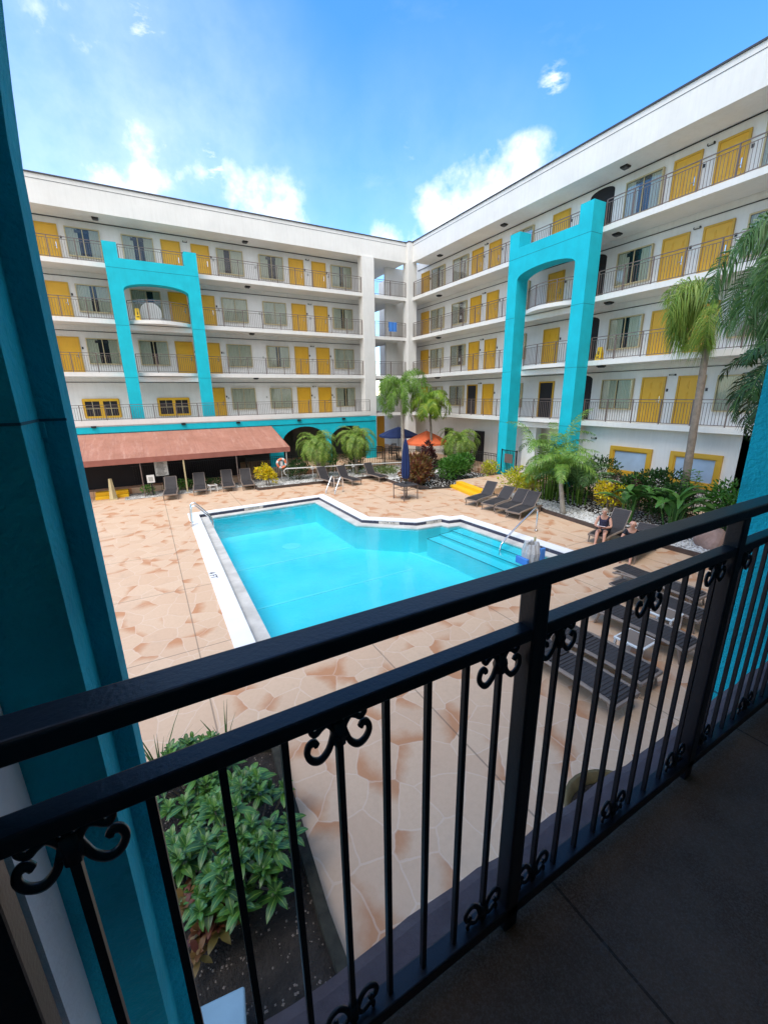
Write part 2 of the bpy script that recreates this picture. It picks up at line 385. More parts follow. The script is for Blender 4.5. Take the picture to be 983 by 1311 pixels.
# pool outline (outer edge of the coping)
PO = [G(240,658), G(414,633), G(472,662), G(531,665), G(565,660), G(575,662), G(592,660), G(730,704)]
yn = -21.72
pl0 = Vector(G(300,830)); dl = (pl0-Vector(PO[0])).normalized()
PNL = tuple(Vector(PO[0])+dl*((yn-PO[0][1])/dl.y))
dr = (Vector(PO[7])-Vector(PO[6])).normalized()
PNR = tuple(Vector(PO[7])+dr*((yn-PO[7][1])/dr.y))
OUT = PO+[PNR, PNL]
def offset(poly, d):
    n = len(poly); res = []
    area = sum(poly[i][0]*poly[(i+1)%n][1]-poly[(i+1)%n][0]*poly[i][1] for i in range(n))
    sg = 1 if area > 0 else -1
    for i in range(n):
        a, b, c = Vector(poly[i-1]), Vector(poly[i]), Vector(poly[(i+1)%n])
        e1 = (b-a).normalized(); e2 = (c-b).normalized()
        n1 = Vector((-e1.y, e1.x))*sg; n2 = Vector((-e2.y, e2.x))*sg
        k = (n1+n2); k = k/max(.3, k.length_squared)*2
        res.append(tuple(b+k*d/1.0*1.0))
    return res
IN1 = offset(OUT, .42); IN2 = offset(OUT, .78)
# deck: one sheet with the pool cut out
def sheet_hole(name, outer, hole, z, m):
    bm = bmesh.new()
    def loop(p):
        vs = [bm.verts.new((x, y, z)) for x, y in p]
        return [bm.edges.new((vs[i], vs[(i+1)%len(vs)])) for i in range(len(vs))]
    e = loop(outer)+loop(hole)
    bmesh.ops.triangle_fill(bm, use_beauty=True, use_dissolve=False, edges=e)
    for f in bm.faces:
        f.normal_update()
        if f.normal.z < 0: f.normal_flip()
    me = bpy.data.meshes.new(name); bm.to_mesh(me); bm.free(); me.materials.append(M[m])
    o = bpy.data.objects.new(name, me); col.objects.link(o); return tag(o, kind='structure')
sheet_hole('pool_deck', [(-40,-45),(30,-45),(30,25),(-40,25)], offset(OUT, .02), ZD, 'deck')
# far ground beyond the hotel, out to the horizon
fg = MB(); g0 = ZD-.25; Lg = 3000
fg.add([(-Lg,-Lg,g0),(Lg,-Lg,g0),(Lg,Lg,g0),(-Lg,Lg,g0),(-40,-45,g0),(30,-45,g0),(30,25,g0),(-40,25,g0)],
       [(0,1,5,4),(1,2,6,5),(2,3,7,6),(3,0,4,7)])
M['far'] = surf('far lawn', (.10, .13, .05), .9, .3, .05, .2, 2)
tag(fg.build('ground', 'far'), kind='structure')

# pool: coping, tile band, ledge, basin, steps, water
pool = thing('swimming_pool', 'angular swimming pool of bright turquoise water with white coping in the middle of the deck', 'pool', (0,0,0))
zc = ZD+.02; zl = ZD-.13; zw = ZD-.17
def ring(mb, A, za, B, zb):
    n = len(A); mb.add([(x,y,za) for x,y in A]+[(x,y,zb) for x,y in B], [(i,(i+1)%n,n+(i+1)%n,n+i) for i in range(n)])
b = MB(); ring(b, OUT, zc, IN1, zc); ring(b, OUT, ZD-.05, OUT, zc); ring(b, IN1, zc, IN1, zc-.03); b.build('coping', 'coping', pool)
b = MB(); ring(b, IN1, zc-.03, IN1, zl); b.build('waterline_tile', 'tile', pool)
b = MB(); ring(b, IN1, zl, IN2, zl); ring(b, IN2, zl, IN2, zw-.05); b.build('gutter_ledge', 'gutter', pool)
b = MB(); ring(b, IN2, zw-.05, IN2, ZD-1.15); n=len(IN2)
b.add([(x,y,ZD-1.15) for x,y in IN2], [tuple(range(n))]); b.build('basin', 'basin', pool)
b = MB(); b.add([(x,y,zw) for x,y in IN2], [tuple(range(n))]); w_ = b.build('water_surface', 'water', pool, recalc=False)
if w_.data.polygons[0].normal.z < 0: w_.data.flip_normals()
# submerged steps on the right-hand side
a = Vector(IN2[6]); e = Vector(IN2[7]); dS = (e-a).normalized(); nS = Vector((dS.y, -dS.x)); nS = nS if nS.x < 0 else -nS
b = MB(); bn = MB(); L0, L1 = .1, 3.9
for k in range(3):
    z1 = zw-.06-.11*k; o0 = .004*k; w = .48*(k+1)
    P0 = a+dS*(L0-.15*k); P1 = a+dS*L1
    q = [P0+nS*o0, P1+nS*o0, P1+nS*w, P0+nS*w]
    b.prism([(p.x,p.y,z1) for p in q], (0,0,ZD-1.15-z1))
    for (A_, B_) in ((q[2], q[3]), (q[3]-dS*.0, q[0])):
        bn.bar((A_.x,A_.y,z1+.008), (B_.x,B_.y,z1+.003), .02, .008)
b.build('entry_steps', 'basin', pool); bn.build('step_nosing', 'nosing', pool)
b = MB()
for A_, B_ in (((-17,-14.1),(-9.6,-14.0)), ((-17.2,-17.3),(-11,-17.2)), ((-11.4,-10.6),(-9.3,-19.5))):
    b.bar((*A_, ZD-1.14), (*B_, ZD-1.14), .09, .02)
b.build('floor_line', 'basinline', pool)
b = MB(); b.tube([(-14.0,-12.6,ZD-1.15),(-14.0,-12.6,ZD-1.13)], .38, 24); b.build('glow_disc', 'basinline', pool)  # pale disc painted for the glow of an underwater pool light
# depth marks lettered on coping and tile band
def text(name, s, size, loc, rot, m, parent, ext=.002):
    c = bpy.data.curves.new(name, 'FONT'); c.body = s; c.size = size; c.extrude = ext; c.align_x = 'CENTER'; c.align_y = 'CENTER'
    o = bpy.data.objects.new(name, c); col.objects.link(o); me = bpy.data.meshes.new_from_object(o)
    col.objects.unlink(o); bpy.data.objects.remove(o)
    me.materials.clear(); me.materials.append(M[m]); o = bpy.data.objects.new(name, me); col.objects.link(o); o.location = loc; o.rotation_euler = rot
    if parent: o.parent = parent
    return o
for (px, py, s) in ((248,672,'5'), (270,738,'4 FT')):
    x, y = G(px, py); text('depth_mark', s, .26, (x+.05, y, zc+.004), (0,0,R(-88)), 'ink', pool)
def edge_mark(i, t, s):
    A_, B_ = Vector(IN1[i]), Vector(IN1[i+1]); c = A_.lerp(B_, t); d = (B_-A_).normalized(); nn = Vector((d.y,-d.x))
    if nn.y > 0: nn = -nn
    ang = math.atan2(d.y, d.x)
    if math.cos(ang) < 0: ang += math.pi
    pb = MB(); pb.box(-.42,.42,-.006,.0,-.05,.05); p_ = pb.build('depth_plate', 'gutter', pool)
    p_.location = (c.x+nn.x*.004, c.y+nn.y*.004, (zc-.03+zl)/2); p_.rotation_euler = (0,0,ang)
    text('depth_mark', s, .11, (c.x+nn.x*.012, c.y+nn.y*.012, (zc-.03+zl)/2), (R(90),0,ang), 'ink', pool)
edge_mark(0, .42, '1.5 M  5 FT'); edge_mark(2, .5, '1.2 M  4 FT'); edge_mark(3, .75, '3 FT')

# beds
bedR = [G(697,656), G(761,676.6), G(862,705), (-4.5,-23.6), (-.9,-23.6), (-.9,-14.1), (-3.6,-14.1)]
bedL = [(-13.73,-1.7), (-13.76,-6.25), (-10.64,-6.35), (-6.7,-6.6), (-6.65,-9.3), (-5.9,-11.0), (-4.2,-11.0), (-.5,-10.9), (-.5,-3.2), (-13.0,-3.2)]
bedF = [(-20.0,-4.9), (-14.0,-4.9), (-14.0,-3.4), (-20.0,-3.4)]
bedN = [G(352,960), G(415,1180), (-17.75,-27.9), (-20.5,-27.9), (-20.5,-23.55), (-17.95,-23.55)]
sheet('gravel_bed', bedR, ZD+.012, 'gravel'); sheet('gravel_bed', bedL, ZD+.012, 'gravel'); sheet('planting_bed', bedF, ZD+.012, 'gravel')
sheet('planting_bed', bedN, ZD+.012, 'mulch')
# turf patches of mulch under the plants
sheet('planting_bed', [(-4.3,-11.6),(-.55,-11.5),(-.55,-7.6),(-6.2,-7.6),(-6.4,-10.9)], ZD+.020, 'mulch')
sheet('planting_bed', [(-3.1,-23.5),(-.95,-23.5),(-.95,-14.2),(-3.0,-14.2),(-2.6,-17.5),(-3.2,-20)], ZD+.020, 'mulch')
def edging(pts, label, w=.09, h=.14, m='kerbd'):
    b = MB()
    for p, q in zip(pts[:-1], pts[1:]): b.bar((*p, ZD+h/2), (*q, ZD+h/2), w, h)
    return tag(b.build('bed_edging', m), label, 'bed edging')
edging([G(690,652)]+bedR[:4], 'dark low edging along the white gravel bed by the right hand loungers')
edging(bedL[:6], 'dark low edging around the gravel bed behind the middle loungers')
edging([bedN[5], bedN[0], bedN[1], bedN[2]], 'mossy dark edging of the mulch bed right below the balcony', .11, .12, 'moss')
def scatter_stones(name, poly, n, z, r, m, label):
    b = MB(); xs = [p[0] for p in poly]; ys = [p[1] for p in poly]; k = 0
    def inside(x, y):
        c = False
        for i in range(len(poly)):
            (x1,y1),(x2,y2) = poly[i-1], poly[i]
            if (y1 > y) != (y2 > y) and x < (x2-x1)*(y-y1)/(y2-y1)+x1: c = not c
        return c
    while k < n:
        x = random.uniform(min(xs), max(xs)); y = random.uniform(min(ys), max(ys))
        if not inside(x, y): continue
        k += 1; s = r*random.uniform(.5, 1.4); a = random.random()*6; h = s*random.uniform(.5, .8)
        c, d = math.cos(a)*s, math.sin(a)*s; q = random.uniform(.6, 1)
        b.add([(x+c,y+d,z),(x-d*q,y+c*q,z),(x-c,y-d,z),(x+d*q,y-c*q,z),(x,y,z+h)], [(0,1,4),(1,2,4),(2,3,4),(3,0,4)])
    o = b.build(name, m, smooth=False); o['kind'] = 'stuff'; o['label'] = label; o['category'] = 'gravel'; return o
scatter_stones('gravel', bedR, 3200, ZD+.013, .05, 'stone', 'loose white stones covering the bed by the right hand plants')
scatter_stones('gravel', [p for p in bedL], 2500, ZD+.013, .05, 'stone', 'loose white stones of the bed behind the middle loungers')
scatter_stones('gravel', bedN, 1500, ZD+.013, .012, 'lframe', 'scattered pale chips on the dark mulch below the balcony')

# upper terrace (one step height above the pool deck) with tiled tops
def slab_struct(name, poly, z0, z1, m):
    b = MB(); b.prism([(x,y,z1) for x,y in poly], (0,0,z0-z1)); return tag(b.build(name, m), kind='structure')
slab_struct('terrace', [(-25,-3.35),(-13.9,-3.35),(-13.9,-3.15),(-.45,-3.15),(-.45,-11.1),(-4.15,-11.1),(-4.15,-13.75),(-.8,-13.75),(-.8,-28),(6.9,-28),(6.9,6.9),(-25,6.9)], ZD-.1, ZT, 'deck')

# ================================================================== BUILDINGS
FH = 2.75
def lv(k): return (k-1)*FH
EM = Matrix.Identity(4)
def door_master():
    W2, H = .455, 1.93
    b = MB(); b.box(-W2+.02, W2-.02, -.045, 0, 0, H-.02)
    for (x0,x1) in ((-.33,-.06),(.06,.33)):
        for (z0,z1) in ((.16,.62),(.76,1.32),(1.46,1.76)):
            b.box(x0,x1,-.058,-.045,z0,z1); b.box(x0+.04,x1-.04,-.068,-.058,z0+.04,z1-.04)
    d = b.build('door', 'yellow')
    f = MB(); f.box(-W2-.055,-W2+.02,-.075,0,0,H+.055); f.box(W2-.02,W2+.055,-.075,0,0,H+.055); f.box(-W2+.02,W2-.02,-.075,0,H-.02,H+.055)
    fo = f.build('frame', 'yellowf', d)
    h = MB(); h.tube([(.33,-.045,.95),(.33,-.10,.95),(.24,-.10,.95)], .013, 6); h.box(.30,.36,-.05,-.044,.85,1.15)
    h.build('handle', 'steel', d)
    n = MB(); n.box(.56,.64,-.02,0,1.35,1.47); n.build('number_plate', 'black', d)
    return d
def open_door_master():
    d0 = MB(); W2, H = .455, 1.93
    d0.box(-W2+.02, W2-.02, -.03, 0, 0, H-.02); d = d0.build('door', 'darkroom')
    f = MB(); f.box(-W2-.055,-W2+.02,-.075,0,0,H+.055); f.box(W2-.02,W2+.055,-.075,0,0,H+.055); f.box(-W2+.02,W2-.02,-.075,0,H-.02,H+.055)
    f.build('frame', 'yellowf', d); return d
def curtain_mesh(x0, x1, z0, z1, y, amp=.018, n=26):
    b = MB(); vs = []
    for i in range(n+1):
        x = x0+(x1-x0)*i/n; yy = y+amp*math.sin(i*2.1)+amp*.5*math.sin(i*.9+x)
        vs += [(x,yy,z0),(x,yy,z1)]
    b.add(vs, [(2*i,2*i+2,2*i+3,2*i+1) for i in range(n)]); return b
def window_master(kind):
    W2, H = .735, 1.30
    b = MB(); b.box(-W2, W2, -.012, 0, 0, H); w = b.build('window', 'darkroom')
    f = MB(); t = .05
    f.box(-W2-t,-W2,-.13,0,-t,H+t); f.box(W2,W2+t,-.13,0,-t,H+t); f.box(-W2,W2,-.13,0,H,H+t); f.box(-W2,W2,-.13,0,-t,0)
    f.build('frame', 'cream', w)
    m_ = MB(); m_.box(-.02,.02,-.125,-.10,0,H); m_.build('mullion', 'cream', w)
    g = MB(); g.box(-W2,W2,-.100,-.096,0,H); g.build('pane', 'glass', w)
    spans = {0: ((-.73,-.02),(.03,.73)), 1: ((-.73,-.14),(.16,.73)), 2: ((-.73,-.22),(.28,.73)), 3: ((-.73,.05),(.38,.73)), 4: ((-.73,-.35),(.05,.73))}[kind]
    cb = MB()
    for i, (a_, c_) in enumerate(spans):
        q = curtain_mesh(a_, c_, .01, H-.01, -.05); cb.add(q.v, q.f)
    cb.build('curtain', 'curtain', w)
    if kind == 2:
        l = MB(); l.box(-.35,.30,-.09,-.075,H-.2,H-.06); l.build('blind', 'black', w)
    if kind == 3:
        l = MB(); l.tube([(.2,-.04,.25),(.2,-.04,.48)], [.09,.06], 10); l.build('lampshade', 'plast', w)
    return w
def yellow_window_master():
    w0 = MB(); w0.box(-.93,.93,-.03,0,0,1.05); w = w0.build('window', 'yellowf')
    f = MB()
    for x0 in (-.80,.09):
        f.box(x0-.09,x0+.80,-.10,-.03,-.03,.09); f.box(x0-.09,x0+.80,-.10,-.03,.93,1.08)
        f.box(x0-.09,x0,-.10,-.03,.09,.93); f.box(x0+.71,x0+.80,-.10,-.03,.09,.93)
    f.build('frame', 'yellow', w)
    for x0 in (-.80,.09):
        g = MB(); g.box(x0,x0+.71,-.05,-.031,.09,.93); g.build('pane', 'darkroom', w)
        g = MB(); g.box(x0,x0+.71,-.065,-.052,.5,.53); g.box(x0+.34,x0+.37,-.065,-.052,.09,.93); g.build('glazing_bar', 'cream', w)
    return w
def white_window(parent, M4, w, h):
    b = MB(); b.box(-w/2,w/2,-.02,0,0,h); o = b.build('window', 'pane_white', parent); o.matrix_local = M4
    f = MB(); t = .17
    f.box(-w/2-t,-w/2,-.10,0,-t,h+t); f.box(w/2,w/2+t,-.10,0,-t,h+t); f.box(-w/2,w/2,-.10,0,h,h+t); f.box(-w/2,w/2,-.10,0,-t,0)
    f.box(-w/2,-w/2+.05,-.06,-.02,0,h); f.box(w/2-.05,w/2,-.06,-.02,0,h); f.box(-w/2+.05,w/2-.05,-.06,-.02,h-.05,h); f.box(-w/2+.05,w/2-.05,-.06,-.02,0,.05)
    f.build('frame', 'yellowf', o); return o
masters = []
def keep(o): masters.append(o); return o
DOOR = keep(door_master()); ODOOR = keep(open_door_master()); WIN = [keep(window_master(k)) for k in range(5)]; YWIN = keep(yellow_window_master())
def place(master, parent, M4):
    c = dup(master, parent); c.matrix_local = M4; return c
def railing(parent, pts, z0, h=1.02, sp=.112, post=1.15, mat_='rail', name='railing'):
    """pts: list of (x,y); curved or straight; built as one mesh"""
    b = MB(); tot = 0; acc = 0
    segs = list(zip(pts[:-1], pts[1:]))
    for p, q in segs:
        P, Q = Vector(p), Vector(q)
        b.bar((*P, z0+h), (*Q, z0+h), .045, .028); b.bar((*P, z0+h-.12), (*Q, z0+h-.12), .025, .018); b.bar((*P, z0+.08), (*Q, z0+.08), .03, .025)
    total = sum((Vector(q)-Vector(p)).length for p, q in segs)
    def at(s):
        for p, q in segs:
            l = (Vector(q)-Vector(p)).length
            if s <= l+1e-6: return Vector(p).lerp(Vector(q), s/l if l else 0)
            s -= l
        return Vector(segs[-1][1])
    nb = max(2, int(total/sp)); 
    for i in range(1, nb):
        c = at(total*i/nb); b.bar((*c, z0+.08), (*c, z0+h-.12), .014)
    npst = max(1, round(total/post))
    for i in range(npst+1):
        c = at(total*i/npst); b.bar((*c, z0), (*c, z0+h), .04)
    return b.build(name, mat_, parent, recalc=False)
LW = thing('hotel_building', 'four storey white hotel wing at the back left with yellow doors above a red awning', 'building', (0,0,0), 0, 'hotel wings around the pool')
RW = thing('hotel_building', 'white hotel wing on the right with yellow doors and a turquoise arch over its walkways', 'building', (0,0,0), 0, 'hotel wings around the pool')
WD = 1.5
XL0 = -25.0
# ---- left wing walls
b = MB(); b.box(XL0, -3.1, WD, 7.5, 0, 11.2); b.build('wall', 'wall', LW)
b = MB(); b.box(XL0, -.36, -.0, 7.5, 10.75, 11.9); b.box(XL0, -.36, .0, .25, 11.9, 12.02, 0); b.build('parapet', 'white', LW)
b = MB(); b.box(XL0, -.36, -.05, .3, 12.02, 12.08); b.box(XL0, -.36, -.012, 0, 11.80, 11.815); b.build('roof_edge', 'capdark', LW)
for k in (2,3,4):
    b = MB(); b.box(XL0, -.36, 0, WD, lv(k), lv(k)+.17); b.box(XL0, -.36, -.02, .14, lv(k)-.02, lv(k)+.2, 1); b.build('floor_slab', ['soffit','white'], LW)
b = MB(); b.box(XL0, -4.06, -.9, WD, .05, .2); b.box(XL0, -4.06, -.97, -.83, .12, .40); b.box(-4.06,-.36,0,WD,0,.18); b.box(-4.06,-.36,-.02,.14,-.02,.2); b.build('floor_slab', 'white', LW)
b = MB(); b.box(XL0, -4.05, 1.15, WD, .2, .21)
# white pilasters at the corner
b = MB(); b.box(-4.0,-3.07,-.10,.55,ZT,10.752); b.build('pilaster', 'white', LW)
b = MB(); b.box(-.36,.35,-.36,.40,ZT,12.0); b.build('corner_pilaster', 'white', LW)
b = MB()
for z in (lv(2)-.1, lv(3)-.1, lv(4)-.1, lv(1)-.1):
    for x0, x1 in ((-4.0,-3.07),): b.box(x0,x1,-.103,-.10,z,z+.012)
    b.box(-.36,.35,-.363,-.36,z,z+.012)
b.build('joint_line', 'soffit', LW)
# window / door rows
Ldoor = [-21.62,-15.76,-14.16,-8.18,-6.57]; Lwin = [-20.03,-17.45,-12.46,-9.88,-4.90]
def ML(x, z): return Matrix.Translation((x, WD, z))
wk = {4:[1,2,1,0,1], 3:[1,3,0,0,1], 2:[2,1,0,1,0], 1:[0,0,0,0,1]}
wk4 = [2,2,4,2,1]
for k in (4,3,2,1):
    for i, x in enumerate(Ldoor):
        if k == 1 and x < -15: continue
        if k == 1 and x == -14.16: pass
        place(DOOR, LW, ML(x, lv(k)+.16))
    for i, x in enumerate(Lwin):
        if k == 1 and x < -15: continue
        kk = wk4[i] if k == 4 else wk[k][i]
        place(WIN[kk], LW, ML(x, lv(k)+.76))
for x in (-20.64,-16.79): place(YWIN, LW, ML(x, .47))
# conduit under each ceiling
b = MB()
for k in (1,2,3,4): b.bar((XL0, WD-.02, lv(k)+2.47), (-3.3, WD-.02, lv(k)+2.47), .03)
b.build('conduit', 'black', LW)
b = MB(); random.seed(19)
for k in (1,2,3,4):
    for x in (-19.0,-13.45,-10.9,-7.37,-5.85):
        if k == 1 and x < -15: continue
        z = lv(k)+random.uniform(1.2,1.5); b.box(x-.05,x+.05,WD-.035,WD,z,z+.13)
b.build('switch_box', 'sign', LW)
# railings, left wing
for k in (2,3,4):
    z = lv(k)+.18
    railing(LW, [(XL0,.05),(-19.2,.05)], z); railing(LW, [(-14.66,.05),(-4.05,.05)], z)
    if k == 4: railing(LW, [(-18.5,.05),(-15.36,.05)], z)
railing(LW, [(XL0,-.9),(-4.06,-.9)], .36, .85)
for k in (1,2,3,4): railing(LW, [(-3.02,.0),(-.40,.0)], lv(k)+.18)
def bulge(p0, p1, out, depth, n=14):
    P, Q = Vector(p0), Vector(p1); o = Vector(out); r = []
    for i in range(n+1):
        t = i/n; r.append(tuple(P.lerp(Q, t)+o*depth*math.sin(math.pi*t)**.75))
    return r
def bulge_slab(parent, p0, p1, out, depth, z, th=.34):
    r = bulge(p0, p1, out, depth); b = MB()
    b.prism([(x,y,z+.2) for x,y in r], (0,0,-th+.16))
    i_ = Vector(out)*-.14
    q = [p0, p1, tuple(Vector(p1)+i_), tuple(Vector(p0)+i_)]
    b.prism([(x,y,z+.015) for x,y in q], (0,0,-.30))
    b.build('balcony_slab', 'white', parent)
bulge_slab(LW, (-18.5,-.02), (-15.36,-.02), (0,-1), .75, lv(3)); railing(LW, [(x,y+.08) for x,y in bulge((-18.48,0),(-15.38,0),(0,-1),.72)], lv(3)+.2)
bulge_slab(LW, (-18.5,-.02), (-15.36,-.02), (0,-1), .32, lv(2)); railing(LW, [(x,y+.08) for x,y in bulge((-18.48,0),(-15.38,0),(0,-1),.30)], lv(2)+.2)
# turquoise arch frames
def arch_frame(parent, s0, s1, zb, proj, axis):
    w = .65; c = (s0+s1)/2; hw = (s1-s0)/2-w; zs, zcr = 7.12, 7.52
    if axis == 0: pt = lambda s, z: Vector((s, -.022, z)); D = (0,-proj,0)
    else: pt = lambda s, z: Vector((-.022, s, z)); D = (-proj,0,0)
    arc = [(c+hw*math.cos(a_), zs+(zcr-zs)*math.sin(a_)**.9) for a_ in [math.pi*i/18 for i in range(19)]]
    arc[0] = (c+hw, zs); arc[-1] = (c-hw, zs)
    b = MB()
    b.prism([pt(s0,zb),pt(s0+w,zb),pt(s0+w,zs),pt(s0+w,8.62),pt(s0+w,9.35),pt(s0,9.35)], D)
    b.prism([pt(s1-w,zb),pt(s1,zb),pt(s1,9.35),pt(s1-w,9.35),pt(s1-w,8.62),pt(s1-w,zs)], D)
    poly = [pt(s0+w,8.62)]+[pt(s1-w,8.62)]+[pt(*q) for q in arc]
    b.prism(poly, D)
    o = b.build('arch_frame', 'teal', parent); 
    g = MB(); e_ = proj+.024
    for z in (8.15, 5.35, 2.65, -.05):
        if z < zb: continue
        for a_, b_ in ((s0,s0+w),(s1-w,s1)) if z != 8.15 else ((s0,s1),):
            if axis == 0: g.box(a_,b_,-e_-.001,-e_+.004,z,z+.014)
            else:
                g.box(-e_-.001,-e_+.004,a_,b_,z,z+.014)
        if axis == 1: g.box(-e_,-.05,s0-.002,s0+.003,z,z+.014)
    g.build('joint_line', 'groove', o)
    return o
arch_frame(LW, -19.18, -14.70, .2, .6, 0)
# ground storey of the left wing: turquoise front with arched openings
def arch_wall(parent, x0, x1, y, z0, z1, arches, th, m):
    """vertical wall in the xz plane with round-headed openings; arches: (xc, halfwidth, spring z)"""
    b = MB(); xs = x0
    for (xc, hw, zs) in arches:
        b.box(xs, xc-hw, y, y+th, z0, z1)
        n_ = 14
        for i in range(n_):
            a0 = math.pi-math.pi*i/n_; a1 = math.pi-math.pi*(i+1)/n_
            xa, xb_ = xc+hw*math.cos(a0), xc+hw*math.cos(a1); za, zb_ = zs+hw*.62*math.sin(a0), zs+hw*.62*math.sin(a1)
            b.prism([(xa,y,za),(xb_,y,zb_),(xb_,y,z1),(xa,y,z1)], (0,th,0))
        xs = xc+hw
    b.box(xs, x1, y, y+th, z0, z1)
    return b.build('arcade_wall', m, parent)
yg = -.93
a1l, a1r, a1t = pl(366,556,1,yg), pl(428,556,1,yg), pl(391,549,1,yg)
A1 = ((pl(362,562,1,yg).x+pl(419,562,1,yg).x)/2, (pl(419,562,1,yg).x-pl(362,562,1,yg).x)/2)
A2 = ((pl(424,560,1,yg).x+pl(470,560,1,yg).x)/2, (pl(470,560,1,yg).x-pl(424,560,1,yg).x)/2)
b = MB(); b.box(XL0, -11.6, yg, yg+.35, -.75, .05); b.build('fascia', 'teal', LW)
arch_wall(LW, -11.6, -3.55, yg, ZT-.02, .05, [(A1[0],A1[1],-1.45),(A2[0],A2[1],-1.45)], .35, 'teal')
b = MB(); b.bar((XL0,yg-.01,-.30),(-3.6,yg-.01,-.30),.03); b.build('conduit', 'black', LW)
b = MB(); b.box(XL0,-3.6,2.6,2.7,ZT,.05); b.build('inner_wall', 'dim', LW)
for x in (-20.5,-13.5,-9.6,-6.2):
    b = MB(); b.box(x-.7,x+.7,2.54,2.6,ZT+.9,ZT+2.2); b.build('glazing', 'glass', LW)
b = MB()
for (px, py) in ((120,547),(235,543),(305,541),(383,538),(440,536)):
    p = pl(px,py,1,yg-.05); b.box(p.x-.11,p.x+.11,yg-.12,yg,p.z-.04,p.z+.06)
b.build('fascia_lamp', 'black', LW)
# corner passage: inner walls and a further wing seen through the openings
b = MB(); b.box(-1.25,.6,1.5,1.7,0,10.75); b.build('passage_wall', 'soffit', LW)
b = MB()
for k in (1,2,3,4): b.box(-3.1,-.36,WD,6.9,lv(k),lv(k)+.17)
b.build('passage_slab', 'soffit', LW)
b = MB()
for k in (2,3,4): b.box(-12,4,13.0,13.2,lv(k)-.35,lv(k)+.2); 
b.box(-12,4,13.0,14,9.6,11.2)
b.build('rear_slab', 'white', RW)
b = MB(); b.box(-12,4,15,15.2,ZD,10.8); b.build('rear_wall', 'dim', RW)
for k in (2,3,4): railing(RW, [(-4,12.95),(3,12.95)], lv(k)+.2, sp=.2)
for k in (2,3,4):
    railing(LW, [(-3.0,4.2),(-1.3,4.2)], lv(k)+.17, sp=.16)
# ground at the corner
b = MB(); b.box(-3.5,-1.2,2.0,2.2,ZT,0); b.build('inner_wall', 'yellowf', LW)
b = MB(); b.box(-3.3,-2.3,1.9,2.0,ZT,ZT+2.1); b.build('doorway', 'darkroom', LW)

# ---- right wing
YR0 = -29.5
b = MB(); b.box(WD, 7.5, YR0, 7.5, 0, 11.2); b.build('wall', 'wall', RW)
b = MB(); b.box(.0, 7.5, YR0, -.36, 10.75, 11.9); b.box(.0,.25, YR0, -.36, 11.9, 12.02); b.build('parapet', 'white', RW)
b = MB(); b.box(-.05,.3, YR0, -.36, 12.02, 12.08); b.box(-.012,0,YR0,-.36,11.80,11.815); b.build('roof_edge', 'capdark', RW)
b = MB(); b.box(-.38,.3,-.38,.3,12.0,12.08); b.build('roof_edge', 'capdark', RW)
for k in (1,2,3,4):
    b = MB(); b.box(0, WD, YR0, -.36, lv(k), lv(k)+.17); b.box(-.02,.14,YR0,-.36,lv(k)-.02,lv(k)+.2,1); b.box(.35,WD,-.36,1.5,lv(k),lv(k)+.17); b.build('floor_slab', ['soffit','white'], RW)
def MR(y, z, x=WD): return Matrix.Translation((x, y, z)) @ Matrix.Rotation(-math.pi/2, 4, 'Z')
Rdoor = [.12,-5.66,-7.22,-11.93,-17.75,-19.26]; Rwin = [-1.52,-4.02,-9.4,-16.10,-21.0]
rk = {4:[1,1,0,2,0], 3:[0,3,0,2,1], 2:[0,3,0,1,0], 1:[0,1,0,0,0]}
for k in (4,3,2,1):
    for y in Rdoor:
        om = (k == 1 and y in (-5.66,-11.93))
        place(ODOOR if om else DOOR, RW, MR(y, lv(k)+.16))
    for i, y in enumerate(Rwin): place(WIN[rk[k][i]], RW, MR(y, lv(k)+.76))
    # dark stair opening with a shallow arched head
    y0, y1 = -14.72, -13.50; b = MB(); z0 = lv(k)+.17; n_ = 10
    poly = [(WD-.01,y0,z0),(WD-.01,y1,z0)]+[(WD-.01,(y0+y1)/2+(y1-y0)/2*math.cos(a_),z0+1.98+.22*math.sin(a_)) for a_ in [math.pi*i/n_ for i in range(n_+1)]]
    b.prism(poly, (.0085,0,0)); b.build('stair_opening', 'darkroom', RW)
b = MB()
for k in (1,2,3,4): b.bar((WD-.02,YR0,lv(k)+2.47),(WD-.02,1.2,lv(k)+2.47),.03)
b.build('conduit', 'black', RW)
Ry0, Ry1 = -15.43, -10.72   # outer edges of the right-hand arch frame
for k in (1,2,3,4):
    z = lv(k)+.18
    railing(RW, [(.05,YR0),(.05,Ry0-.02)], z); railing(RW, [(.05,Ry1+.02),(.05,-.42)], z)
    if k == 4: railing(RW, [(.05,Ry0+.66),(.05,Ry1-.66)], z)
for k, dp in ((3,.75),(2,.34),(1,.26)):
    bulge_slab(RW, (-.02,Ry0+.65), (-.02,Ry1-.65), (-1,0), dp, lv(k)); railing(RW, [(x+.08,y) for x,y in bulge((0,Ry0+.67),(0,Ry1-.67),(-1,0),dp-.03)], lv(k)+.2)
arch_frame(RW, Ry0, Ry1, ZT, .78, 1)
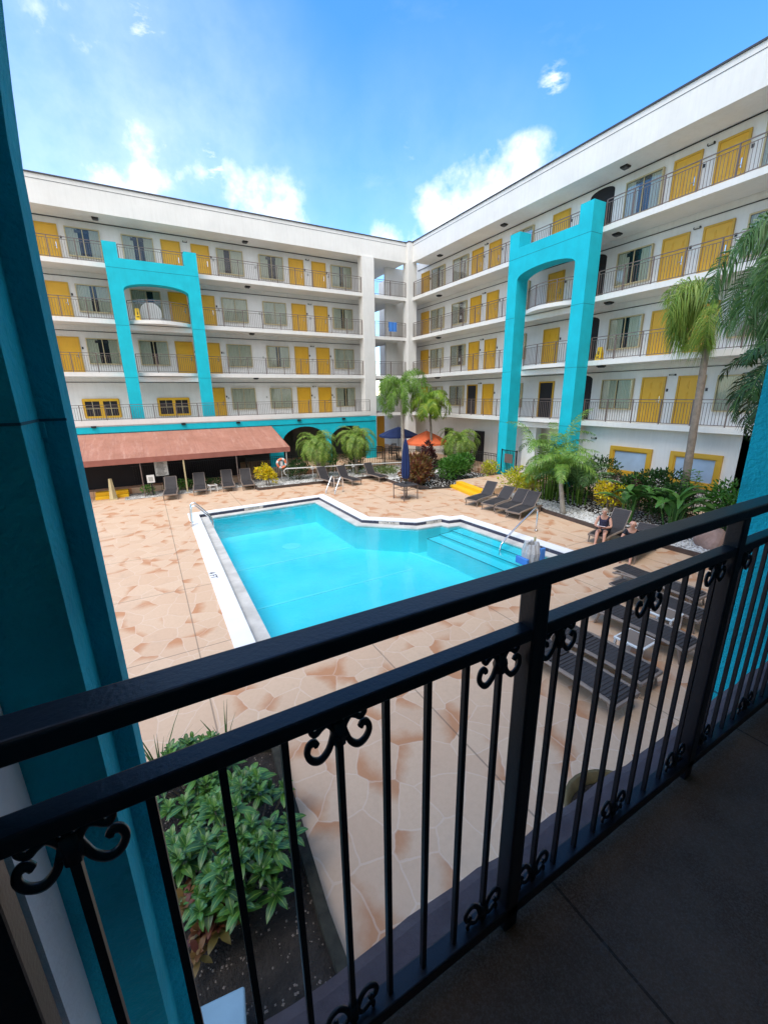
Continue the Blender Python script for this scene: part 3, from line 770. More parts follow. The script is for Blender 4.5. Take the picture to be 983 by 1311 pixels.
# ground storey of the right wing
b = MB(); b.box(.4,.6,-22.0,-15.3,ZT,0); b.box(.4,1.5,-22.0,-21.8,ZT,0); b.build('ground_wall', 'white', RW)
pa = [pl(*q,0,.4) for q in ((783,570),(836,577),(780,605),(831,613),(860,577),(926,588),(855,618),(918,626))]
for (i, j) in ((0,1),(4,5)):
    w = abs(pa[i].y-pa[j].y)-.34; h = (pa[i].z-pa[i+2].z)-.34
    white_window(RW, MR((pa[i].y+pa[j].y)/2, pa[i+2].z+.17, .4), w, h)
b = MB(); b.box(1.5,1.7,-15.3,7.0,ZT,0); b.build('ground_wall', 'wall', RW)
b = MB(); b.box(.5,.9,-12.3,-11.35,ZT,-.02); b.build('ground_pier', 'wall', RW)
b = MB(); b.box(1.40,1.495,-13.9,-12.6,ZT,ZT+2.25); b.build('ground_door', 'teal_near', RW)
for y in (-3.2,-6.6,-8.9):
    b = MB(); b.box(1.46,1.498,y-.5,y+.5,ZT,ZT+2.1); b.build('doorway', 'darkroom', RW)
b = MB(); b.box(.9,1.5,-15.35,-15.25,ZT,0); b.build('ground_wall', 'teal', RW)
# lamps: wall lamps between paired doors, ceiling lamps under the walkways
FLN = {1:'first', 2:'second', 3:'third', 4:'top'}
def wall_lamp(Mx, label, grp):
    t = thing('wall_lamp', label, 'lamp', group=grp); t.matrix_world = Mx
    b = MB(); b.box(-.12,.12,-.04,0,-.035,.035); b.box(-.12,-.09,-.10,-.04,-.035,.035); b.box(.09,.12,-.10,-.04,-.035,.035); b.build('housing', 'black', t)
    b = MB(); b.tube([(-.09,-.07,0),(.09,-.07,0)], .025, 8); b.build('lens', 'lampglass', t); return t
for k in (1,2,3,4):
    for x, w in ((-7.37,'between the right pair of doors, left wing'), (-14.96,'between doors beside the arch, left wing')):
        if k < 4 and x < -10: continue
        wall_lamp(ML(x, lv(k)+2.2), f'black wall lamp, {FLN[k]} walkway, {w}', 'wall lamps between doors')
    for y, w in ((-6.44,'left of the turquoise arch, right wing'), (-18.5,'behind the tall palm, right wing')):
        wall_lamp(MR(y, lv(k)+2.2), f'black wall lamp, {FLN[k]} walkway, {w}', 'wall lamps between doors')
wall_lamp(MR(-15.95,-.62,.4), 'black wall lamp at the left of the whitewashed ground floor windows', 'wall lamps between doors')
wall_lamp(MR(-11.8,-.6,.5), 'black wall lamp on the white ground floor pier inside the turquoise arch', 'wall lamps between doors')
def ceil_lamp(x, y, z, label):
    t = thing('ceiling_lamp', label, 'lamp', (x,y,z), 0, 'walkway ceiling lamps')
    b = MB(); b.box(-.15,.15,-.15,.15,-.06,0); b.build('housing', 'black', t)
    b = MB(); b.box(-.11,.11,-.11,.11,-.10,-.06); b.build('lens', 'dim', t)
for px, py, k in ((258,391,4),(150,295,5),(262,448,3)):
    p = pl(px-(8 if k == 4 else 0), 371 if k == 4 else (306 if k == 5 else 431), 1, .7)
for k, xs in ((5,(-19.3,-11.6)), (4,(-11.7,)), (3,(-11.7,)), (2,(-11.7,))):
    for x in xs:
        where = {5:'roof soffit', 4:'top walkway', 3:'third floor walkway', 2:'second floor walkway'}[k]
        side = 'near the left end' if x < -15 else 'right of the arch'
        ceil_lamp(x, .75, (10.748 if k == 5 else lv(k)-.002), f'dark ceiling lamp under left wing {where}, {side}')
for k, ys in ((5,(-2.6,-8.6,-15.6)), (4,(-2.6,-15.6)), (3,(-2.6,-15.6)), (2,(-2.6,-15.6))):
    for y in ys:
        where = {5:'roof soffit', 4:'top walkway', 3:'third floor walkway', 2:'second floor walkway'}[k]
        side = {-2.6:'near the inner corner', -8.6:'left of the arch', -15.6:'just right of the arch'}[y]
        ceil_lamp(.75, y, (10.748 if k == 5 else lv(k)-.002), f'dark ceiling lamp under right wing {where}, {side}')

# ---- own building (the balcony the picture is taken from)
OW = thing('hotel_building', 'shaded near hotel wing with dark turquoise pillars around the balcony in front', 'building', (0,0,0), 0, 'hotel wings around the pool')
YE = -27.97
b = MB(); b.box(-26,-2,-29.75,-28.08,-.22,.04); b.build('balcony_floor', 'floor', OW)
# worn uneven painted ledge outside the rail
b = MB(); n_ = 220; xs = [-22+20*i/n_ for i in range(n_+1)]; vs = []
for x in xs:
    y = YE+.003*math.sin(x*9)+random.uniform(-.007,.007); vs += [(x,-28.09,.030),(x,y-.03,.028),(x,y,.018),(x,y,-.20)]
b.add(vs, [(4*i+j,4*i+4+j,4*i+5+j,4*i+1+j) for i in range(n_) for j in range(3)]); b.build('ledge', 'ledge', OW)
b = MB(); b.box(-26,-2,-29.75,YE,2.62,2.85); b.build('ceiling_slab', 'white_near', OW)
b = MB(); b.box(-26,-2,-29.95,-29.75,-.2,12.0); b.box(-26,-2,-29.75,-28.2,5.5,5.7); b.box(-26,-2,-29.75,-28.2,8.2,8.4); b.box(-26,-2,-29.75,-27.97,10.75,12.0); b.build('wall', 'dark_teal', OW)
b = MB(); b.box(-26,-2,-28.6,-28.4,ZD,-.22); b.build('ground_wall', 'white_near', OW)
b = MB(); b.box(-26.2,-26,-29.75,-28.0,0,12); b.build('end_wall', 'wall', OW)
# left pillar, stepped profile, with a haunch that leans in above
def pillar_left():
    Ya = -27.62
    XA = pl(40,600,1,Ya).x
    lo, hi = Ya, Ya+1.5
    for _ in range(50):
        m_ = (lo+hi)/2
        if pl(64,600,1,m_).x > XA: lo = m_
        else: hi = m_
    Yb = lo; XB = pl(98,600,1,Yb).x
    lo, hi = Yb, Yb+1.5
    for _ in range(50):
        m_ = (lo+hi)/2
        if pl(108,600,1,m_).x > XB: lo = m_
        else: hi = m_
    Yc = lo; Xw = (pl(47,1077,1,Ya).x+pl(138,1309,1,Ya).x)/2
    XL = XA-.55
    zs = [ZD, -1.5, 0, 1.0, 1.50, 1.515, 1.8, 2.05, 2.2, 2.3, 2.4, 2.5, 2.62]
    def fl(z):
        return 0 if z < 1.95 else .040*((z-1.95)/.5)**1.4
    b = MB()
    prof = [(XL,Ya),(XA,Ya),(XA,Yb),(XB,Yb),(XB,Yc),(XL,Yc)]
    vs = []
    for z in zs:
        for (x, y) in prof: vs.append((x+(fl(z) if x > XL else 0), y, z))
    n = len(prof); b.add(vs, [(i*n+j, i*n+(j+1)%n, (i+1)*n+(j+1)%n, (i+1)*n+j) for i in range(len(zs)-1) for j in range(n)]+[tuple(range(n)), tuple((len(zs)-1)*n+i for i in range(n))])
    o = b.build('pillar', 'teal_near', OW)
    g = MB(); g.box(XL,XA+.001,Ya-.0015,Ya+.01,1.492,1.498); g.box(XA,XB+.001,Yb-.0015,Yb+.01,1.492,1.498); g.box(XA-.01,XA+.0015,Ya,Yb,1.492,1.498); g.build('joint_line', 'groove', o)
    return XL, XA, XB, Ya, Yb, Yc, Xw
PLX = pillar_left()
XL_, XA_, XB_, Ya_, Yb_, Yc_, Xw_ = PLX
b = MB(); b.box(XA_+.0, XA_+.010, Yb_-.012, Yb_-.001, 1.455, 1.49); b.build('patch', 'teal_near', OW)
# white pier left of the pillar, only below rail height
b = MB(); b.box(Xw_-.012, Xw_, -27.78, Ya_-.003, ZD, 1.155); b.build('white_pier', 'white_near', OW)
b = MB(); b.box(Xw_-.035, Xw_-.0125, -27.781, Ya_-.02, ZD, 1.15); b.build('pier_shade_face', 'tan_shade', OW)  # shaded face of the white pier, its shade put into the colour
# right pillar
XR = pl(983,464,1,-27.62).x
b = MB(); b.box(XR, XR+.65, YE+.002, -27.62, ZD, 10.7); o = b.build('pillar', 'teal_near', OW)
b = MB(); b.box(XR-.0015, XR+.01, YE+.002, -27.62, -.42, -.408); b.build('joint_line', 'groove', o)

# ================================================================== NEAR RAILING
BR = thing('balcony_railing', 'black wrought iron balcony railing with scrolls crossing the whole foreground', 'railing', (0,0,0))
YRl = -28.125
b = MB(); b.box(-21.5,-14.0,YRl-.03,YRl+.03,1.133,1.168); bevel(b.build('handrail', 'blackrail', BR), .006, 3)
b = MB(); b.box(-21.5,-14.0,YRl-.021,YRl+.021,1.0,1.03); bevel(b.build('middle_rail', 'blackrail', BR), .004, 2)
b = MB(); b.box(-21.5,-14.0,YRl-.024,YRl+.024,.09,.13); bevel(b.build('bottom_rail', 'blackrail', BR), .004, 2)
PITCH = .98; X1 = -17.853
posts = [X1+PITCH*i for i in range(-3, 5)]
PM = None; BMs = None; SM = None
def scroll_mesh():
    b = MB()
    def arm(pts, r):
        # smooth the arm with Catmull-Rom
        P = [Vector((p[0], 0, p[1])) for p in pts]; out = []
        for i in range(len(P)-1):
            p0, p1, p2, p3 = P[max(i-1,0)], P[i], P[i+1], P[min(i+2,len(P)-1)]
            for t in (0,.25,.5,.75):
                out.append(.5*((2*p1)+(-p0+p2)*t+(2*p0-5*p1+4*p2-p3)*t*t+(-p0+3*p1-3*p2+p3)*t**3))
        out.append(P[-1]); b.tube(out, r, 6)
    for s in (-1, 1):
        arm([(s*.006,-.018),(s*.012,-.034),(s*.020,-.050),(s*.034,-.060),(s*.048,-.056),(s*.056,-.044),(s*.053,-.032),(s*.044,-.029),(s*.039,-.035)], .0058)
        arm([(s*.006,-.040),(s*.010,-.022),(s*.020,-.010),(s*.030,-.012),(s*.040,-.018),(s*.048,-.012),(s*.046,-.004)], .005)
        b.tube([(s*.006,0,-.03),(s*.013,0,-.03)], .010, 8)
    b.tube([(0,0,-.012),(0,0,-.045)], .012, 8)
    return b
for X in posts:
    b = MB(); b.box(X-.024,X+.024,YRl-.024,YRl+.024,.04,1.132); bevel(b.build('post', 'blackrail', BR), .005, 2)
    for i in range(9):
        x = X+.098*(i+1)-.0
        b = MB(); b.box(x-.0062,x+.0062,YRl-.0062,YRl+.0062,.13,1.0)
        b.build('baluster', 'blackrail', BR)
        if i in (0,4,8):
            for up in (1,-1):
                s = scroll_mesh().build('scroll', 'blackrail', BR, smooth=True)
                s.location = (x, YRl-.002, 1.0 if up == 1 else .13)
                s.scale = (1.08, 1.0, up*1.4)

# ================================================================== FURNITURE
def lounger(x, y, ang, back, label, grp='sun loungers on the pool deck', z=ZD):
    """foot end at the origin, head towards local +x"""
    t = thing('sun_lounger', label, 'sun lounger', (x,y,z), R(ang), grp)
    H = .33; Ls = 1.18; Lb = .72; a = R(back)
    b = MB()
    n = 10
    pr = [(-.02,H-.03)]+[(i/n*Ls, H+.015*math.sin(i/n*3)) for i in range(n+1)]
    vs = []
    for (u, w) in pr: vs += [(u,-.27,w),(u,.27,w),(u,.27,w-.02),(u,-.27,w-.02)]
    k = len(pr); b.add(vs, [(4*i+j,4*i+(j+1)%4,4*i+4+(j+1)%4,4*i+4+j) for i in range(k-1) for j in range(4)]+[(0,3,2,1),(4*k-4,4*k-3,4*k-2,4*k-1)])
    for i in range(16): b.box(.04+i*.07,.085+i*.07,-.265,.265,H+.012,H+.018)
    b.build('seat', 'sling', t)
    c, s = math.cos(a), math.sin(a)
    b = MB(); P = lambda u, v, w: (Ls+.01+u*c-w*s, v, H+u*s+w*c)
    vs = [P(u,v,w) for u in (0,Lb) for v in (-.27,.27) for w in (-.01,.02)]
    b.add(vs, [(0,1,3,2),(4,6,7,5),(0,4,5,1),(2,3,7,6),(0,2,6,4),(1,5,7,3)])
    for i in range(9):
        u = .05+i*.075; q = [P(uu,v,w) for uu in (u,u+.05) for v in (-.265,.265) for w in (.021,.027)]
        b.add(q, [(0,1,3,2),(4,6,7,5),(0,4,5,1),(2,3,7,6),(0,2,6,4),(1,5,7,3)])
    b.build('backrest', 'sling', t)
    f = MB()
    for sd in (-1, 1):
        yy = sd*.305
        f.tube([(-.04,yy,.29),(.1,yy,.32),(.7,yy,.335),(1.2,yy,.325),(1.7,yy,.29),(1.9,yy,.25)], [.028,.034,.036,.036,.034,.024], 6)
        f.tube([P(0,sd*.28,0),P(Lb,sd*.28,0)], .02, 6)
    f.tube([P(Lb,-.28,0),P(Lb,.28,0)], .02, 6)
    f.box(-.06,-.02,-.32,.32,.25,.31); f.box(1.82,1.88,-.30,.30,.22,.27)
    f.build('frame', 'lframe', t)
    for lx, dx in ((.06,-.03), (1.62,.05)):
        for sd in (-1,1):
            l = MB(); l.tube([(lx+dx*2,sd*.30,0),(lx+dx,sd*.30,.15),(lx,sd*.305,.31)], [.022,.024,.034], 6)
            l.build('leg', 'lframe', t)
    if back > 5:
        l = MB(); 
        for sd in (-1,1): l.bar(P(Lb*.55,sd*.2,-.01),(1.55,sd*.2,.28),.02)
        l.build('prop', 'black', t)
    return t
def gz(px, py, z): p = pl(px, py, 2, z); return p.x, p.y
LL = [((219,640.5),84,55,'taupe and charcoal lounger nearest the sign board under the red awning'),
      ((257,634),84,55,'charcoal lounger by the tan awning post, second in the row under the awning'),
      ((294,629.5),84,58,'charcoal lounger right beside the small low table under the awning'),
      ((319,627.5),84,58,'charcoal lounger at the right end of the awning row, next to the yellow croton')]
for (p, a, bk, l) in LL:
    x, y = G(*p); lounger(x, y, a, bk, l)
for (p, a, bk, l) in [((431,623.5),101,58,'charcoal lounger behind the steel pool ladder, left of the three by the palms'),
                      ((457,621.5),101,58,'charcoal lounger in the middle of the three below the date palms'),
                      ((491,617),99,58,'charcoal lounger at the right of the three, towards the closed navy umbrella')]:
    x, y = G(*p); lounger(x, y, a, bk, l)
for (p, a, bk, l) in [((603,648),14,50,'charcoal lounger nearest the yellow steps, in the row of four right of the pool'),
                      ((624,654),14,40,'charcoal lounger second from the yellow steps, back set lower'),
                      ((642,659),14,42,'charcoal lounger third from the yellow steps in the row of four'),
                      ((656,664.5),14,46,'charcoal lounger closest to the white gravel and slim palm in the row of four')]:
    x, y = G(*p); lounger(x, y, a, bk, l)
xA, yA = G(764,697); lounger(xA, yA, 8, 55, 'charcoal lounger with raised back on which the reading woman sits')
xB, yB = G(797,719); lounger(xB, yB, 10, 42, 'charcoal lounger partly behind the handrail, used by the man in black')
for (x, y, a, l) in [(-12.7,-25.8,91,'flat charcoal lounger nearest the middle railing post, on the near deck'),
                     (-11.85,-25.7,91,'flat charcoal lounger second from the middle railing post, beside a low white table'),
                     (-10.3,-25.6,90,'flat charcoal lounger between the two low white tables of the near deck'),
                     (-8.95,-25.2,90,'flat charcoal lounger of the near deck, seen closest to the right railing post'),
                     (-8.0,-24.7,90,'flat charcoal lounger of the near deck, furthest back behind the railing')]:
    lounger(x, y, a, 2, l, 'flat loungers on the near deck'); 
def low_table(x, y, rz, label, w=.42):
    t = thing('side_table', label, 'side table', (x,y,ZD), R(rz), 'small low side tables')
    b = MB(); b.box(-w/2,w/2,-w/2,w/2,.33,.37); bevel(b.build('table_top', 'plast', t), .01)
    b = MB(); b.box(-w/2+.04,w/2-.04,-w/2+.04,w/2-.04,.371,.376); b.build('inset', 'lframe', t)
    for sx in (-1,1):
        for sy in (-1,1):
            l = MB(); l.bar((sx*(w/2-.03),sy*(w/2-.03),0),(sx*(w/2-.03),sy*(w/2-.03),.33),.04); l.build('leg', 'plast', t)
low_table(*G(273,629), 8, 'small pale low table between two loungers under the awning')
low_table(-11.05,-25.0, 2, 'low white edged table between flat loungers, nearer the middle railing post', .55)
low_table(-9.55,-24.75, 2, 'low white edged table between flat loungers, nearer the right railing post', .5)
# patio table with closed navy umbrella
tx, ty = -8.05, -12.1
t = thing('patio_table', 'square dark metal patio table standing alone on the deck beyond the pool', 'table', (tx,ty,ZD), R(6))
b = MB(); b.box(-.45,.45,-.45,.45,.70,.73); bevel(b.build('table_top', 'sling', t), .008)
for sx in (-1,1):
    for sy in (-1,1):
        l = MB(); l.bar((sx*.41,sy*.41,0),(sx*.41,sy*.41,.70),.035); l.build('leg', 'maroon_metal' if 'maroon_metal' in M else 'rail', t)
b = MB()
for sg in (-1,1):
    b.bar((-.41,sg*.41,.52),(.41,sg*.41,.52),.02); b.bar((sg*.41,-.41,.52),(sg*.41,.41,.52),.02)
b.tube([(.16*math.cos(i*.628),.16*math.sin(i*.628)-.0,.45) for i in range(11)], .01, 5)
for a_ in (0,1.57,3.14,4.71): b.bar((.16*math.cos(a_),.16*math.sin(a_),.45),(.41*math.cos(a_),.41*math.sin(a_),.52),.014)
b.build('apron', 'rail', t)
def parasol_open(x, y, z, r, zr, zt, m, label, rz=10):
    t = thing('patio_umbrella', label, 'umbrella', (x,y,z), R(rz), 'patio umbrellas')
    b = MB(); b.tube([(0,0,0),(0,0,zt-z)], .022, 8); b.build('pole', 'black', t)
    n = 8; b = MB(); vs = [(0,0,zt-z)]
    for i in range(n*2):
        a = math.pi*i/n; rr = r if i % 2 == 0 else r*math.cos(math.pi/n)*.985
        vs.append((rr*.55*math.cos(a), rr*.55*math.sin(a), (zt*.50+zr*.50)-z-(.03 if i % 2 else 0)))
    for i in range(n*2):
        a = math.pi*i/n; rr = r if i % 2 == 0 else r*math.cos(math.pi/n)*.985
        vs.append((rr*math.cos(a), rr*math.sin(a), zr-z-(.03 if i % 2 else 0)))
    for i in range(n*2):
        a = math.pi*i/n; rr = r if i % 2 == 0 else r*math.cos(math.pi/n)*.985
        vs.append((rr*math.cos(a), rr*math.sin(a), zr-z-.13-(.03 if i % 2 else 0)))
    k = 2*n; fs = [(0,1+i,1+(i+1)%k) for i in range(k)]+[(1+i,1+k+i,1+k+(i+1)%k,1+(i+1)%k) for i in range(k)]+[(1+k+i,1+2*k+i,1+2*k+(i+1)%k,1+k+(i+1)%k) for i in range(k)]
    b.add(vs, fs); b.build('canopy', m, t)
    for i in range(n):
        a = 2*math.pi*i/n; s = MB(); s.bar((0,0,zt-z-.05),(r*.97*math.cos(a),r*.97*math.sin(a),zr-z-.03),.015); s.build('rib', 'black', t)
    s = MB(); s.tube([(0,0,zt-z-.02),(0,0,zt-z+.08)], [.03,.015], 8); s.build('finial', 'black', t)
    s = MB(); s.tube([(0,0,0),(0,0,.08)], .22, 14); s.build('base', 'black', t)
    return t
p = pl(510,546,1,-3.0); q0 = pl(490,560,1,-3.0); q1 = pl(533,560,1,-3.0)
parasol_open(p.x, -3.0, ZT, abs(q1.x-q0.x)/2, q0.z+.12, p.z, 'navy', 'open navy blue umbrella on the terrace by the corner pilaster')
p = pl(546,551,1,-5.2); q0 = pl(524,570,1,-5.2); q1 = pl(570,568,1,-5.2)
parasol_open(p.x, -5.2, ZD, abs(q1.x-q0.x)/2, q0.z+.15, p.z, 'orange', 'open orange umbrella behind the dark red shrubs')
# closed umbrella
t = thing('patio_umbrella', 'closed navy umbrella standing through the dark square patio table', 'umbrella', (tx,ty,ZD), 0, 'patio umbrellas')
b = MB(); b.tube([(0,0,0),(0,0,2.95)], .022, 8); b.build('pole', 'black', t)
b = MB(); n = 18; vs = []; zsr = [(2.93,.02),(2.6,.10),(2.0,.15),(1.5,.17),(1.15,.16),(1.02,.13)]
for z, r in zsr:
    for i in range(n): vs.append(((r*(1+.22*(-1)**i))*math.cos(2*math.pi*i/n), (r*(1+.22*(-1)**i))*math.sin(2*math.pi*i/n), z))
b.add(vs, [(j*n+i,j*n+(i+1)%n,(j+1)*n+(i+1)%n,(j+1)*n+i) for j in range(len(zsr)-1) for i in range(n)]); b.build('canopy', 'navy', t)
b = MB(); b.tube([(0,0,0),(0,0,.07)], .24, 16); b.tube([(0,0,.07),(0,0,.3)], .03, 10); b.build('base', 'rail', t)
# terrace chairs and tables
def dark_chair(x, y, z, rz, label):
    t = thing('patio_chair', label, 'chair', (x,y,z), R(rz), 'dark chairs on the terrace')
    b = MB(); b.box(-.23,.23,-.23,.23,.43,.46); b.build('seat', 'black', t)
    b = MB(); b.box(-.23,-.20,.20,.23,.46,.95); b.box(.20,.23,.20,.23,.46,.95); b.box(-.2,.2,.205,.225,.88,.95)
    for i in range(5): b.box(-.16+i*.08-.008,-.16+i*.08+.008,.21,.222,.46,.88)
    b.build('backrest', 'black', t)
    for sx in (-1,1):
        for sy in (-1,1):
            l = MB(); l.bar((sx*.21,sy*.21,0),(sx*.21,sy*.21,.43),.03); l.build('leg', 'black', t)
def terr_table(x, y, z, label):
    t = thing('terrace_table', label, 'table', (x,y,z), 0, 'dark tables on the terrace')
    b = MB(); b.tube([(0,0,.70),(0,0,.73)], .45, 20); b.build('table_top', 'black', t)
    for i in range(4):
        a = i*1.57+.4; l = MB(); l.bar((.35*math.cos(a),.35*math.sin(a),0),(.3*math.cos(a),.3*math.sin(a),.7),.03); l.build('leg', 'black', t)
terr_table(-2.2,-2.1,ZT,'round dark table in the shade of the navy umbrella'); 
dark_chair(-3.0,-2.4,ZT,90,'dark slatted chair left of the table under the navy umbrella'); dark_chair(-2.1,-1.2,ZT,0,'dark slatted chair behind the table under the navy umbrella')
dark_chair(-3.7,-1.6,ZT,150,'dark slatted chair near the turquoise arcade corner')
# fences and gate
def fence(p, q, z0, h, label, sp=.13, rows=(.12,1.0)):
    t = thing('metal_fence', label, 'fence', (p[0],p[1],z0), 0, 'black pool fences')
    P = Vector((0,0)); Q = Vector(q)-Vector(p); L = Q.length; n = int(L/sp); b = MB()
    for i in range(n+1):
        c = P.lerp(Q, i/n); b.bar((*c,.05),(*c,h),.018)
    b.build('pickets', 'black', t)
    b = MB(); b.bar((0,0,h-.12),(*Q,h-.12),.03); b.bar((0,0,.12),(*Q,.12),.03); b.bar((0,0,h),(*Q,h),.03); b.build('rail', 'black', t)
    m_ = max(1, round(L/2.2))
    for i in range(m_+1):
        c = P.lerp(Q, i/m_); b = MB(); b.bar((*c,0),(*c,h+.05),.055); b.build('post', 'black', t)
fence((-13.7,-3.45),(-8.2,-3.45),ZD,1.35,'black picket fence between the awning and the first date palm')
fence((-8.0,-3.45),(-4.4,-3.45),ZD,1.35,'black picket fence right of the date palms')
fence((-4.3,-3.5),(-.7,-7.6),ZD,1.3,'black picket fence behind the orange umbrella')
fence((-.7,-7.8),(-.62,-11.0),ZD,1.4,'black picket fence behind the round green hedge')
fence((-1.1,-13.95),(-1.1,-23.2),ZD,1.35,'black picket fence behind the planting on the right')
t = thing('gate', 'black metal gate with a small sign in front of the turquoise pillar', 'gate', (-.8,-11.1,ZT))
b = MB(); b.bar((0,0,0),(0,0,1.5),.06); b.bar((0,-1.1,0),(0,-1.1,1.5),.06); b.bar((0,0,1.45),(0,-1.1,1.45),.035); b.bar((0,0,.12),(0,-1.1,.12),.035); b.build('gate_frame', 'black', t)
b = MB()
for i in range(1,9): b.bar((0,-.122*i,.12),(0,-.122*i,1.45),.018)
b.build('pickets', 'black', t)
b = MB(); b.box(-.05,-.03,-.85,-.25,.75,1.25); b.build('sign_plate', 'rail', t)
# steps
def steps(x, y, rz, w, label, z=ZD):
    t = thing('pool_steps', label, 'steps', (x,y,z), R(rz), 'yellow painted steps')
    b = MB(); b.box(0,w,0,.36,0,.15); bevel(b.build('tread', 'yellowstep', t), .01)
    b = MB(); b.box(0,w,.36,.72,0,.302); bevel(b.build('tread', 'yellowstep', t), .01)
    return t
p0, p1 = Vector(G(576,624)), Vector(G(607,637)); d_ = p1-p0
steps(p0.x, p0.y, math.degrees(math.atan2(d_.y, d_.x)), d_.length, 'two bright yellow steps up to the terrace beside the green hedge')
p0, p1 = pl(122,638,1,-4.08), pl(165,634,1,-4.08)
s_ = steps(p0.x, -4.08, 0, (p1-p0).length, 'two yellow steps with a tan newel under the left end of the awning')
t = thing('newel_post', 'tan tapering post standing in front of the left yellow steps', 'post', (pl(144,630,1,-4.25).x,-4.30,ZD+.0))
b = MB(); b.tube([(0,0,.05),(0,0,1.05)], [.17,.075], 4); b.build('shaft', 'cream', t); b = MB(); b.box(-.17,.17,-.17,.17,0,.06); b.build('foot', 'cream', t)
# awning
ya_ = -4.6
aw = thing('awning', 'long faded terracotta awning over the loungers below the left hotel wing', 'awning', (0,0,0))
zf = pl(371,572,1,ya_).z; xr = pl(371,572,1,ya_).x; xt = pl(347,543,1,yg-.02).x
b = MB(); n = 60; x0 = XL0; vs = []
for i in range(n+1):
    t_ = i/n
    for j in range(7):
        v = j/6; x = x0+(xt+(xr-xt)*v-x0)*t_; y = yg-.02+(ya_-yg+.02)*v
        z = -.33+(zf+.33)*v - .05*math.sin(math.pi*v)*(.6+.4*math.cos(t_*math.pi*22))
        vs.append((x,y,z))
b.add(vs, [(i*7+j,(i+1)*7+j,(i+1)*7+j+1,i*7+j+1) for i in range(n) for j in range(6)])
b.add([(xt,yg-.02,-.33),(xr,ya_,zf),(xr+.02,ya_,zf-.16),(xt,yg-.02,-.50)], [(0,1,2,3)])
b.build('canopy', 'awn', aw, smooth=True)
b = MB(); vs = []
for i in range(121):
    x = x0+(xr-x0)*i/120; vs += [(x,ya_-.004,zf+.01),(x,ya_-.006+.01*math.sin(i*1.3),zf-.27)]
b.add(vs, [(2*i,2*i+1,2*i+3,2*i+2) for i in range(120)]); b.build('valance', 'awnv', aw)
for px in (236,368,180,304):
    x = pl(px if px != 368 else 368,600,1,ya_+.05).x
    b = MB(); m_ = 'cream' if px == 236 else ('rail' if px != 368 else 'sign'); b.bar((x,ya_+.06,ZD),(x,ya_+.06,zf-.02),.07 if px == 236 else .05); b.build('pole', m_, aw)
b = MB(); b.bar((x0,ya_+.06,zf-.04),(xr,ya_+.06,zf-.04),.05); b.build('front_bar', 'rail', aw)
# dark panel with slats, standing in for the deep shade under the awning
t = thing('shade_screen', 'dark slatted panel standing in for the shade behind the loungers under the awning', 'screen', (0,0,0))
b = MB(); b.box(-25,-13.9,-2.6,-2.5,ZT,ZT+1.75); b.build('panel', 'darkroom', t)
b = MB()
for i in range(48): b.bar((-19.5+i*.115,-2.64,ZT+.1),(-19.5+i*.115,-2.64,ZT+1.05),.02)
b.bar((-19.6,-2.64,ZT+1.05),(-13.9,-2.64,ZT+1.05),.035); b.build('slats', 'black', t)
# rules board, white box, hanging sign
yb = -4.3
def board(px0, px1, py0, py1, m, label, name='notice_board', post=True, lines=0, y=yb):
    A_ = pl((px0+px1)/2,(py0+py1)/2,1,y); w = abs(pl(px1,py0,1,y).x-pl(px0,py0,1,y).x); h = abs(pl(px0,py0,1,y).z-pl(px0,py1,1,y).z)
    t = thing(name, label, 'sign' if name != 'meter_box' else 'box', (A_.x,y,ZD))
    b = MB(); b.box(-w/2,w/2,-.02,0,A_.z-h/2-ZD,A_.z+h/2-ZD); bevel(b.build('panel', m, t), .005)
    if lines:
        b = MB()
        for i in range(lines):
            z = A_.z+h/2-ZD-(i+1)*h/(lines+1); ww = w*random.uniform(.28,.42); b.box(-ww,ww*random.uniform(.5,1),-.024,-.02,z-h*.015,z+h*.015)
        b.build('lettering', 'ink', t)
    if post:
        b = MB(); b.bar((0,.03,0),(0,.03,A_.z-ZD),.06); b.build('post', 'black', t)
    return t, w, h, A_
board(198,215,589,609,'sign','grey pool rules board on a post between the loungers and the awning post', lines=12)
bt = board(188,198,608,618,'plast','small white box on a post left of the pool rules board','meter_box', y=-4.5)
b = MB(); b.box(-.10,.10,-.026,-.02,bt[3].z-ZD-.12,bt[3].z-ZD+.10); b.build('dial', 'sign', bt[0])
board(127,150,598,606,'sign','pale flat panel hanging in the shade at the left under the awning','wall_panel', post=False, y=-2.0)
b_ = thing('wall_screen', 'small dim screen above the pale panel under the awning', 'screen', (pl(138,593,1,-2.0).x,-2.0,pl(138,593,1,-2.0).z))
b = MB(); b.box(-.35,.35,-.03,0,-.12,.12); b.build('housing', 'black', b_); b = MB(); b.box(-.3,.3,-.035,-.03,-.09,.09); b.build('glass_face', 'dim', b_)
# life ring on post
p = pl(360,593,1,-4.75)
t = thing('life_ring', 'orange and white life ring hung on a post next to the yellow croton', 'life ring', (p.x,-4.82,p.z), 0)
for k in range(8):
    b = MB(); m_ = 'ringo' if k % 2 == 0 else 'plast'
    a0 = k*math.pi/4+(.0 if k % 2 == 0 else .2); ln = math.pi/4+(.2 if k % 2 == 0 else -.2)
    a0 = k*math.pi/4-(.12 if k % 2 == 0 else -.12)
    a1 = (k+1)*math.pi/4+(.12 if k % 2 == 0 else -.12)
    b.tube([(.25*math.cos(a0+(a1-a0)*i/6),0,.25*math.sin(a0+(a1-a0)*i/6)) for i in range(7)], .07 if k % 2 == 0 else .072, 8); b.build('ring_segment', m_, t, smooth=True)
b = MB(); b.box(-.07,.07,.0,.02,-.14,.12); b.build('hub_plate', 'plast', t)
t = thing('ring_post', 'slim grey post carrying the life ring', 'post', (p.x,-4.70,ZD))
